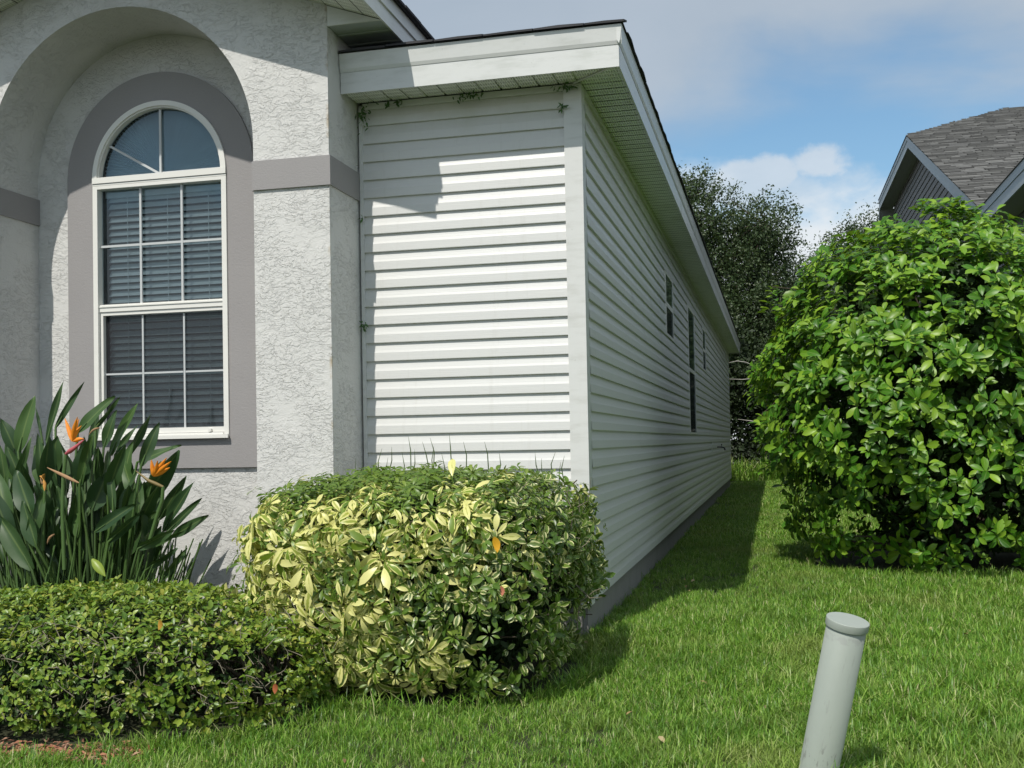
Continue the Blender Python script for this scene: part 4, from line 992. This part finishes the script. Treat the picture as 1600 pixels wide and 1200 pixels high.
def grass_field(name, label, pts, sc, clumps, cat='grass'):
    cc = bpy.data.collections.new(name+'_sources')
    for c in clumps:
        me = to_mesh('grass_clump', *c); me.materials.append(GR); cc.objects.link(bpy.data.objects.new('grass_clump', me))
    me = bpy.data.meshes.new(name); me.vertices.add(len(pts)); me.vertices.foreach_set('co', pts.astype(np.float32).ravel())
    for nm, ty, val in (('rot', 'FLOAT', rng.uniform(0, 6.283, len(pts))), ('sc', 'FLOAT', sc)):
        a_ = me.attributes.new(nm, ty, 'POINT'); a_.data.foreach_set('value', val.astype(np.float32))
    a_ = me.attributes.new('idx', 'INT', 'POINT'); a_.data.foreach_set('value', rng.integers(0, len(clumps), len(pts)).astype(np.int32))
    o = link(name, me); me.materials.append(GR)
    ng = bpy.data.node_groups.new(name, 'GeometryNodeTree')
    ng.interface.new_socket('Geometry', in_out='INPUT', socket_type='NodeSocketGeometry'); ng.interface.new_socket('Geometry', in_out='OUTPUT', socket_type='NodeSocketGeometry')
    gi, go = ng.nodes.new('NodeGroupInput'), ng.nodes.new('NodeGroupOutput')
    iop = ng.nodes.new('GeometryNodeInstanceOnPoints'); ci = ng.nodes.new('GeometryNodeCollectionInfo'); ci.inputs[0].default_value = cc
    ci.inputs['Separate Children'].default_value = True; ci.inputs['Reset Children'].default_value = True
    def attr(nm, ty):
        n = ng.nodes.new('GeometryNodeInputNamedAttribute'); n.data_type = ty; n.inputs[0].default_value = nm; return n.outputs[0]
    mp = ng.nodes.new('GeometryNodeMeshToPoints')
    ng.links.new(gi.outputs[0], mp.inputs[0]); ng.links.new(mp.outputs[0], iop.inputs['Points'])
    ng.links.new(ci.outputs[0], iop.inputs['Instance']); iop.inputs['Pick Instance'].default_value = True
    ng.links.new(attr('idx', 'INT'), iop.inputs['Instance Index'])
    cx_ = ng.nodes.new('ShaderNodeCombineXYZ'); ng.links.new(attr('rot', 'FLOAT'), cx_.inputs[2])
    ng.links.new(cx_.outputs[0], iop.inputs['Rotation']); ng.links.new(attr('sc', 'FLOAT'), iop.inputs['Scale'])
    ng.links.new(iop.outputs[0], go.inputs[0])
    md = o.modifiers.new('scatter', 'NODES'); md.node_group = ng
    tag(o, label, cat, kind='stuff'); return o
def keep(x, y):
    k = ~((x < .0) & (y > -.0))                               # house
    k &= ~(((x-hc[0])/(hr[0]-.03))**2+((y-hc[1])/(hr[1]+.0))**2 < 1)  # hedge
    k &= ~(((x-vc[0])/(vr[0]-.08))**2+((y-vc[1])/(vr[1]-.06))**2 < 1)
    k &= ~(((x-2.65)/1.25)**2+((y-4.3)/1.2)**2 < 1)
    k &= ~((x < -1.3) & (y > -1.4)) & ~((x < -.5) & (y > -1.0))
    k &= ~(((x-1.195)/.07)**2+((y+2.60)/.07)**2 < 1)
    k &= ~((x < -1.55) & (y > -2.78)) 
    return k
def field(x0, x1, y0, y1, dens):
    n = int((x1-x0)*(y1-y0)*dens); x_ = rng.uniform(x0, x1, n); y_ = rng.uniform(y0, y1, n); k = keep(x_, y_); x_, y_ = x_[k], y_[k]
    return np.stack([x_, y_, gh(x_, y_)], 1)
a_ = field(-2.6, 3.2, -3.6, 1.2, 800); b_ = field(-.0, 4.2, 1.2, 6.5, 420); c_ = field(-.0, 4.4, 6.5, 12, 240); d_ = field(-.2, 4.4, 12, 24.5, 130)
e_ = field(-8, 12, -8, -3.6, 60); f_ = field(3.2, 9, -3.6, 4, 90); h_ = field(-8, -2.6, -3.6, -1.2, 90)
nearc = [blade_clump(22, .045, random.uniform(.048, .072), .0034) for _ in range(14)]
farc = [blade_clump(16, .07, .058, .0065) for _ in range(6)]
hs = lambda q, s=1.: s*rng.uniform(.6, 1.3, len(q))*(1+.22*np.sin(q[:, 0]*1.3+.4)*np.cos(q[:, 1]*.9)+.26*np.clip(q[:, 0]-.9, -1, 1.2))
grass_field('lawn_grass', 'thick sunlit lawn grass in front of and between the houses', np.concatenate([a_, b_]), np.concatenate([hs(a_), hs(b_)]), nearc)
o = grass_field('lawn_grass', 'far end of the lawn strip beside the long siding wall', np.concatenate([c_, d_, e_, f_, h_]), np.concatenate([hs(c_, 1.1), hs(d_, 1.3), hs(e_), hs(f_), hs(h_)]), farc)
# untrimmed tufts where the mower cannot reach
tp = []
for i in range(150):
    th_ = random.uniform(math.pi, 2*math.pi); tp.append((vc[0]+(vr[0]+.02)*math.cos(th_), vc[1]+(vr[1]+.0)*math.sin(th_)))
for i in range(120):
    th_ = random.uniform(math.pi*1.05, 2*math.pi); tp.append((hc[0]+(hr[0]+.04)*math.cos(th_), hc[1]+(hr[1]+.10)*math.sin(th_)))
for i in range(40): tp.append((random.uniform(.03, .07), random.uniform(.1, 12)))
for i in range(60): th_ = random.uniform(math.pi, 2*math.pi); tp.append((2.65+1.3*math.cos(th_), 4.3+1.25*math.sin(th_)))
for i in range(26): th_ = random.uniform(0, 2*math.pi); tp.append((1.195+.085*math.cos(th_), -2.60+.085*math.sin(th_)))
tp = np.array([(a, b, GZ) for a, b in tp if not (a < -1.5 and b < -2.5)])
tuft = [blade_clump(9, .05, .12, .0045) for _ in range(5)]
grass_field('tall_grass_edge', 'longer untrimmed grass blades along the shrub and wall edges', tp, rng.uniform(.55, 1.05, len(tp)), tuft)

# thin weeds poking above the clipped shrub, and behind the hedge
def weed(name, label, spots, hgt, m, group=None):
    c0 = np.mean([s for s in spots], axis=0); r_ = thing(name, (float(c0[0]), float(c0[1]), GZ), label, 'weed', group)
    V, F = [], []
    mb = MB()
    for s in spots:
        top = np.array(s, float); bs = np.array([top[0]+random.uniform(-.05, .05), top[1]+random.uniform(-.02, .02), max(GZ, top[2]-hgt)])
        md_ = (top+bs)/2+np.array([random.uniform(-.02, .02), 0, 0.03]); l0 = np.array(r_.location)
        mb.tube([bs-l0, md_-l0, top-l0], [.0035, .003, .0006], 4, False)
    part('blade', mb, m, r_)['kind'] = 'stuff'
    return r_
WDM = m_leaf('weed_blade', [(.06, .10, .03), (.09, .14, .04)], .5, .2)
weed('weed', 'thin dark grass weeds sticking up behind the shrub near the stucco pilaster', [at(px, py, 1, -.42+random.uniform(-.1, .1)) for px, py in ((638, 682), (612, 698), (660, 690), (672, 684), (678, 697), (597, 700), (628, 706), (648, 702), (690, 708), (606, 715), (702, 678), (724, 690), (566, 722), (556, 716))], .22, WDM)
weed('weed', 'sparse thin grass weeds sticking up behind the right end of the shrub', [at(px, py, 1, -.42+random.uniform(-.1, .1)) for px, py in ((836, 707), (868, 706), (882, 712), (757, 690), (780, 707), (846, 716), (876, 722))], .2, WDM)
weed('weed', 'green grass weeds between the hedge and the bird of paradise', [at(random.uniform(90, 330), random.uniform(870, 912), 1, -1.15+random.uniform(-.1, .1)) for _ in range(60)], .30, SM)

# mulch patch at the hedge foot
mu = []
MT = (np.array([(-.5, -.12, 0), (.5, -.10, 0), (.45, .12, .05), (-.45, .1, .05), (0, 0, .22)], float), np.array([(0, 1, 4), (1, 2, 4), (2, 3, 4), (3, 0, 4)]), np.zeros(5))
n_ = 800; x_ = rng.uniform(-2.2, -1.25, n_); y_ = -2.72+rng.normal(0, .06, n_)+.10*(x_+1.7)
P_ = np.stack([x_, y_, GZ+rng.uniform(0, .025, n_)], 1)
dr_ = unit(rng.normal(0, 1, (n_, 3))*[1, 1, .35])
V, F, A, Rn = scatter(MT, P_, frames(dr_, np.tile([0, 0, 1.], (n_, 1))+rng.normal(0, .3, (n_, 3))), rng.uniform(.015, .045, n_))
MU = m_leaf('red_bark_mulch', [(.30, .11, .06), (.42, .19, .11), (.18, .08, .05), (.48, .30, .20)], .9, .0)
tag(link('mulch', to_mesh('mulch', V, F, A, Rn, False), MU), 'reddish brown bark mulch at the foot of the low hedge', 'mulch', kind='stuff')

# ------------------------------------------------------------------ leaning clean-out pipe
bp_, tp_ = Vector((1.186, -2.583, GZ-.08)), Vector((1.3166, -2.687, .494))
PI_ = thing('cleanout_pipe', bp_, 'leaning pale grey green plastic pipe with round cap standing in the lawn', 'pipe')
ax = (tp_-bp_); L_ = ax.length; PI_.rotation_mode = 'QUATERNION'; PI_.rotation_quaternion = ax.to_track_quat('Z', 'Y')
def lathe(prof_, n=48):
    mb = MB(); vs = [(r*math.cos(2*math.pi*k/n), r*math.sin(2*math.pi*k/n), z) for r, z in prof_ for k in range(n)]
    mb.add(vs, [(i*n+k, i*n+(k+1) % n, (i+1)*n+(k+1) % n, (i+1)*n+k) for i in range(len(prof_)-1) for k in range(n)], True)
    mb.add(vs[-n:], [tuple(range(n))]); return mb
part('pipe', lathe([(.0641, -.1), (.0641, L_-.026), (.063, L_-.025)]), M['pipe'], PI_)
cp = lathe([(.060, L_-.027), (.0685, L_-.027), (.0692, L_-.025), (.0692, L_-.0025), (.0688, L_-.0006), (.0675, L_)])
o = part('cap', cp, M['pipe'], PI_)

# ------------------------------------------------------------------ vine sprigs growing out of the soffit and siding joints
VM = m_leaf('vine_leaf', [(.05, .12, .035), (.08, .17, .05), (.04, .09, .03)], .5, .25, (.15, .3, .05))
vtp = leaf_tpl(1, .42, .2, .3, 3, 'lance')
def sprig(px, py, n, w_, h_, lab, side=False, tail=0.):
    c0 = at(px, py, 1, -.045); r_ = thing('vine_sprig', c0, lab, 'vine', 'vine sprigs in the siding and soffit gaps')
    pts = rng.normal(0, 1, (n, 3))*[w_*.5, .006, h_*.35]; pts[:, 2] -= abs(rng.normal(0, tail, n)) if tail else 0
    pts[:, 1] = -abs(pts[:, 1])-.005; dr_ = unit(np.stack([rng.normal(0, .8, n), -abs(rng.normal(.3, .3, n)), rng.normal(-.5, .7, n)], 1))
    V, F, A, Rn = scatter(vtp, pts, frames(dr_, unit(rng.normal(0, .5, (n, 3))+[0, -1, .5])), rng.uniform(.016, .034, n))
    o = link('leaves', to_mesh('leaves', V, F, A, Rn), VM, r_); o['kind'] = 'stuff'
    part('stem', MB().tube([(-w_*.4, -.006, .0), (0, -.009, -.003), (w_*.4, -.006, .002)], .0016, 4).tube([(0, -.006, .005), (.004, -.01, -h_*.6-tail)], .0016, 4), SM, r_)
sprig(567, 170, 46, .035, .06, 'long vine sprig trailing down the corner between stucco and siding', tail=.06)
sprig(606, 164, 14, .035, .03, 'small vine sprig under the soffit, second from the stucco corner')
sprig(622, 160, 14, .025, .03, 'small vine sprig under the soffit, third from the stucco corner')
sprig(737, 150, 34, .09, .02, 'wide vine sprig under the middle of the front soffit')
sprig(883, 136, 30, .08, .03, 'vine sprig at the soffit beside the white corner post')
sprig(878, 168, 14, .025, .03, 'little vine sprig on the siding left of the corner post')
sprig(569, 508, 18, .03, .04, 'little vine sprig halfway up the siding beside the stucco')
sprig(566, 342, 5, .012, .012, 'tiny vine sprig in the siding joint under the grey band')

# ------------------------------------------------------------------ background trees
TL = m_leaf('oak_leaf', [(.028, .055, .018), (.045, .080, .026), (.068, .11, .038), (.033, .060, .02), (.11, .14, .07)], .5, .22, (.14, .2, .04), .5)
tq = leaf_tpl(1, .5, .2, .15, 2, 'oval') if False else (np.array([(0, 0, 0), (-.25, .5, .06), (.25, .5, .06), (0, 1, 0)], float), np.array([(0, 2, 1), (1, 2, 3)]), np.array([0, 1., 1, 0]))
def tree(name, label, base, blobs, nleaf, ls, trunk_h, tr=.28, m=TL, inner=0, group=None):
    r_ = thing(name, base, label, 'tree', group); b = np.array(base, float)
    ps, cs = [], []
    tot = sum(q_[3]**2 for q_ in blobs)
    for (x_, y_, z_, R_) in blobs:
        n = int(nleaf*R_**2/tot)
        nt = max(8, n//26)                                      # twig tufts
        d = unit(rng.normal(0, 1, (nt, 3))); rr = rng.random(nt)**.45*R_*(1+.18*np.sin(d[:, 0]*6)*np.cos(d[:, 2]*7)+rng.normal(0, .06, nt))
        c = np.array([x_, y_, z_])+d*rr[:, None]*[1, 1, .85]
        tdir = unit(d+[0, 0, .5]+rng.normal(0, .35, d.shape))
        t_ = rng.random((nt, 26)); 
        pts = c[:, None, :]+tdir[:, None, :]*(t_[:, :, None]*ls*6)+rng.normal(0, ls*.8, (nt, 26, 3))
        ps.append(pts.reshape(-1, 3)); cs.append(c)
    ps = np.concatenate(ps); ps = ps[ps[:, 2] > GZ+.1]; n = len(ps)
    V, F, A, Rn = scatter(tq, ps-b, frames(unit(rng.normal(0, 1, (n, 3))), unit(rng.normal(0, 1, (n, 3))+[0, 0, .8])), rng.uniform(.6, 1.2, n)*ls)
    o = link('crown', to_mesh('crown', V, F, A, Rn, False), m, r_); o['kind'] = 'stuff'
    mb = MB(); top = np.array([blobs[0][0], blobs[0][1], trunk_h])-b
    mb.tube([(0, 0, -.2), tuple(top*.4+rng.normal(0, .08, 3)), tuple(top)], [tr, tr*.75, tr*.55], 10)
    part('trunk', mb, M['bark'], r_)
    for (x_, y_, z_, R_) in blobs:
        e = np.array([x_, y_, z_])-b; k_ = random.uniform(.5, 1)
        part('limb', MB().tube([tuple(top*k_), tuple((top*k_+e)/2+rng.normal(0, .15, 3)), tuple(e+[0, 0, R_*.4])], [tr*.45, tr*.28, .02], 7), M['bark'], r_)
    cs = np.concatenate(cs)[::9]
    lm = MB()
    for c in cs:
        q_ = min(blobs, key=lambda q: (q[0]-c[0])**2+(q[1]-c[1])**2+(q[2]-c[2])**2); e = np.array(q_[:3])
        lm.tube([tuple(e-b), tuple((e+c)/2-b+rng.normal(0, .05, 3)), tuple(c-b+(c-e)*.12)], [.03, .02, .006], 4, False)
    o = part('twigs', lm, M['darktwig'], r_); o['kind'] = 'stuff'
    return r_
def bl(px, py, y_, R_): q_ = at(px, py, 1, y_); return (q_[0], y_, q_[2], R_)
tree('oak_tree', 'tall dark oak tree rising behind the far end of the white side wall', (-.8, 28, GZ),
     [bl(1090, 350, 28, 1.25), bl(1150, 420, 28, 1.5), bl(1195, 350, 27.5, .75), bl(1185, 400, 28, .95), bl(1130, 500, 27.5, 1.6), bl(1040, 430, 28.5, 1.8), bl(1190, 500, 27.6, 1.2), bl(1150, 590, 27, 1.5), bl(1060, 560, 28, 1.9), bl(1000, 500, 29, 2.0), bl(1075, 310, 28, .7)], 140000, .105, 4.4, .30)
tree('oak_tree', 'smaller rounded tree in the gap between the oak and the tall shrub', (2.6, 31, GZ),
     [bl(1235, 490, 31, .95), bl(1262, 470, 31, .8), bl(1225, 560, 30, 1.4), bl(1290, 540, 31, 1.6), bl(1215, 650, 29, 1.4), bl(1250, 425, 30.5, .35)], 60000, .11, 3.2, .2)
tree('oak_tree', 'distant tree top just showing above the tall shrub beside the neighboring house', (4.6, 38, GZ),
     [bl(1335, 395, 38, 1.1), bl(1365, 385, 38, 1.1), bl(1310, 440, 38, 1.2), bl(1340, 480, 38, 2.2)], 26000, .13, 4., .25)
tree('oak_tree', 'dark tree hidden behind the house end', (-6, 30, GZ), [(-6, 30, 4.5, 2.2), (-4.4, 29, 3.8, 1.8), (-8, 31, 4, 2)], 9000, .16, 3, .3)
# dense undergrowth across the end of the passage
UG = m_leaf('shade_dark_undergrowth_leaf', [(.014, .026, .010), (.022, .040, .013), (.032, .055, .018), (.018, .032, .012)], .7, .10)  # leaf colours darkened to stand in for the shade under the canopy
n_ = 60000
P_ = np.stack([rng.uniform(-5, 9, n_), 25.6+abs(rng.normal(0, 1.8, n_)), GZ+rng.random(n_)**.9*4.6], 1); P_[:, 2] *= 1-.25*np.sin(P_[:, 0]*1.3)**2
P_[:, 1] += np.clip(P_[:, 2]-1.0, 0, 2)*-.25
V, F, A, Rn = scatter(tq, P_, frames(unit(rng.normal(0, 1, (n_, 3))), unit(rng.normal(0, 1, (n_, 3))+[0, 0, .6])), rng.uniform(.09, .20, n_))
tag(link('undergrowth', to_mesh('undergrowth', V, F, A, Rn, False), UG), 'dense undergrowth with shade-darkened leaf colour closing the far end of the passage', 'undergrowth', kind='stuff')
tg = rng.uniform(0, 1, (260, 2)); P_ = np.stack([tg[:, 0]*4.6-.4, 24.2+tg[:, 1]*1.2, np.full(260, GZ)], 1)
tall = [blade_clump(10, .12, .75, .02) for _ in range(4)]
grass_field('tall_weeds', 'tall weedy grass at the foot of the dark undergrowth', P_, rng.uniform(.5, 1.1, 260), tall, 'weeds')
for lab, pts, r in (('pale bare dead branch just under the eave end in the dark gap', [(1137, 567), (1152, 564), (1165, 566)], .011), ('long level pale dead branch in the dark gap', [(1134, 592), (1160, 593), (1190, 590)], .011), ('pale dead branch poking out left of the tall shrub', [(1153, 655), (1175, 658), (1200, 664)], .015)):
    q_ = [at(a, b, 1, 24.6) for a, b in pts]; c0 = q_[0]
    o = link('dead_branch', MB().tube([q-c0 for q in q_]+[q_[-1]-c0+np.array([.5, .6, -.2])], [r*.4, r, r*1.1, r*1.2], 6).mesh('dead_branch'), M['deadwood'], None, Vector(c0)); tag(o, lab, 'branch')

# a few fallen dry leaves lying on the lawn
fl_t = leaf_tpl(1, .5, .3, .3, 3, 'oval'); n_ = 70
x_ = rng.uniform(-1.2, 2.6, 400); y_ = rng.uniform(-3.3, 3.0, 400); k = keep(x_, y_); x_, y_ = x_[k][:n_], y_[k][:n_]; n_ = len(x_)
V, F, A, Rn = scatter(fl_t, np.stack([x_, y_, np.full(n_, GZ+.045)], 1), frames(unit(rng.normal(0, 1, (n_, 3))*[1, 1, .25]), rng.normal(0, .3, (n_, 3))+[0, 0, 1]), rng.uniform(.02, .045, n_))
FLM = m_leaf('dry_leaf', [(.30, .19, .08), (.42, .30, .14), (.20, .12, .06), (.46, .38, .2)], .8, .1)
tag(link('fallen_leaves', to_mesh('fallen_leaves', V, F, A, Rn), FLM), 'small dry brown leaves fallen on the lawn', 'fallen leaves', kind='stuff')

# a few turned leaves on the shrubs
def turned(root, px, py, yv, L_, col, lab):
    tp_l = leaf_tpl(1, .5, .3, .3, 5, 'oval'); c0 = at(px, py, 1, yv)
    o = link('turned_leaf', to_mesh('turned_leaf', tp_l[0]*L_, tp_l[1]), m_plain('turned_leaf_colour', col, .5, .15), root, Vector(c0)-root.location)
    o.rotation_euler = (-1.1, random.uniform(-.4, .4), random.uniform(-.6, .6)); o['label'] = lab
turned(VB, 772, 838, -1.93, .07, (.80, .42, .03), 'single orange yellow leaf')
turned(VB, 783, 915, -1.93, .045, (.62, .22, .14), 'single reddish leaf')
turned(HG, 430, 1068, -2.66, .04, (.50, .14, .06), 'single red brown leaf')
turned(HG, 250, 968, -2.60, .045, (.55, .30, .05), 'single orange tinted leaf')
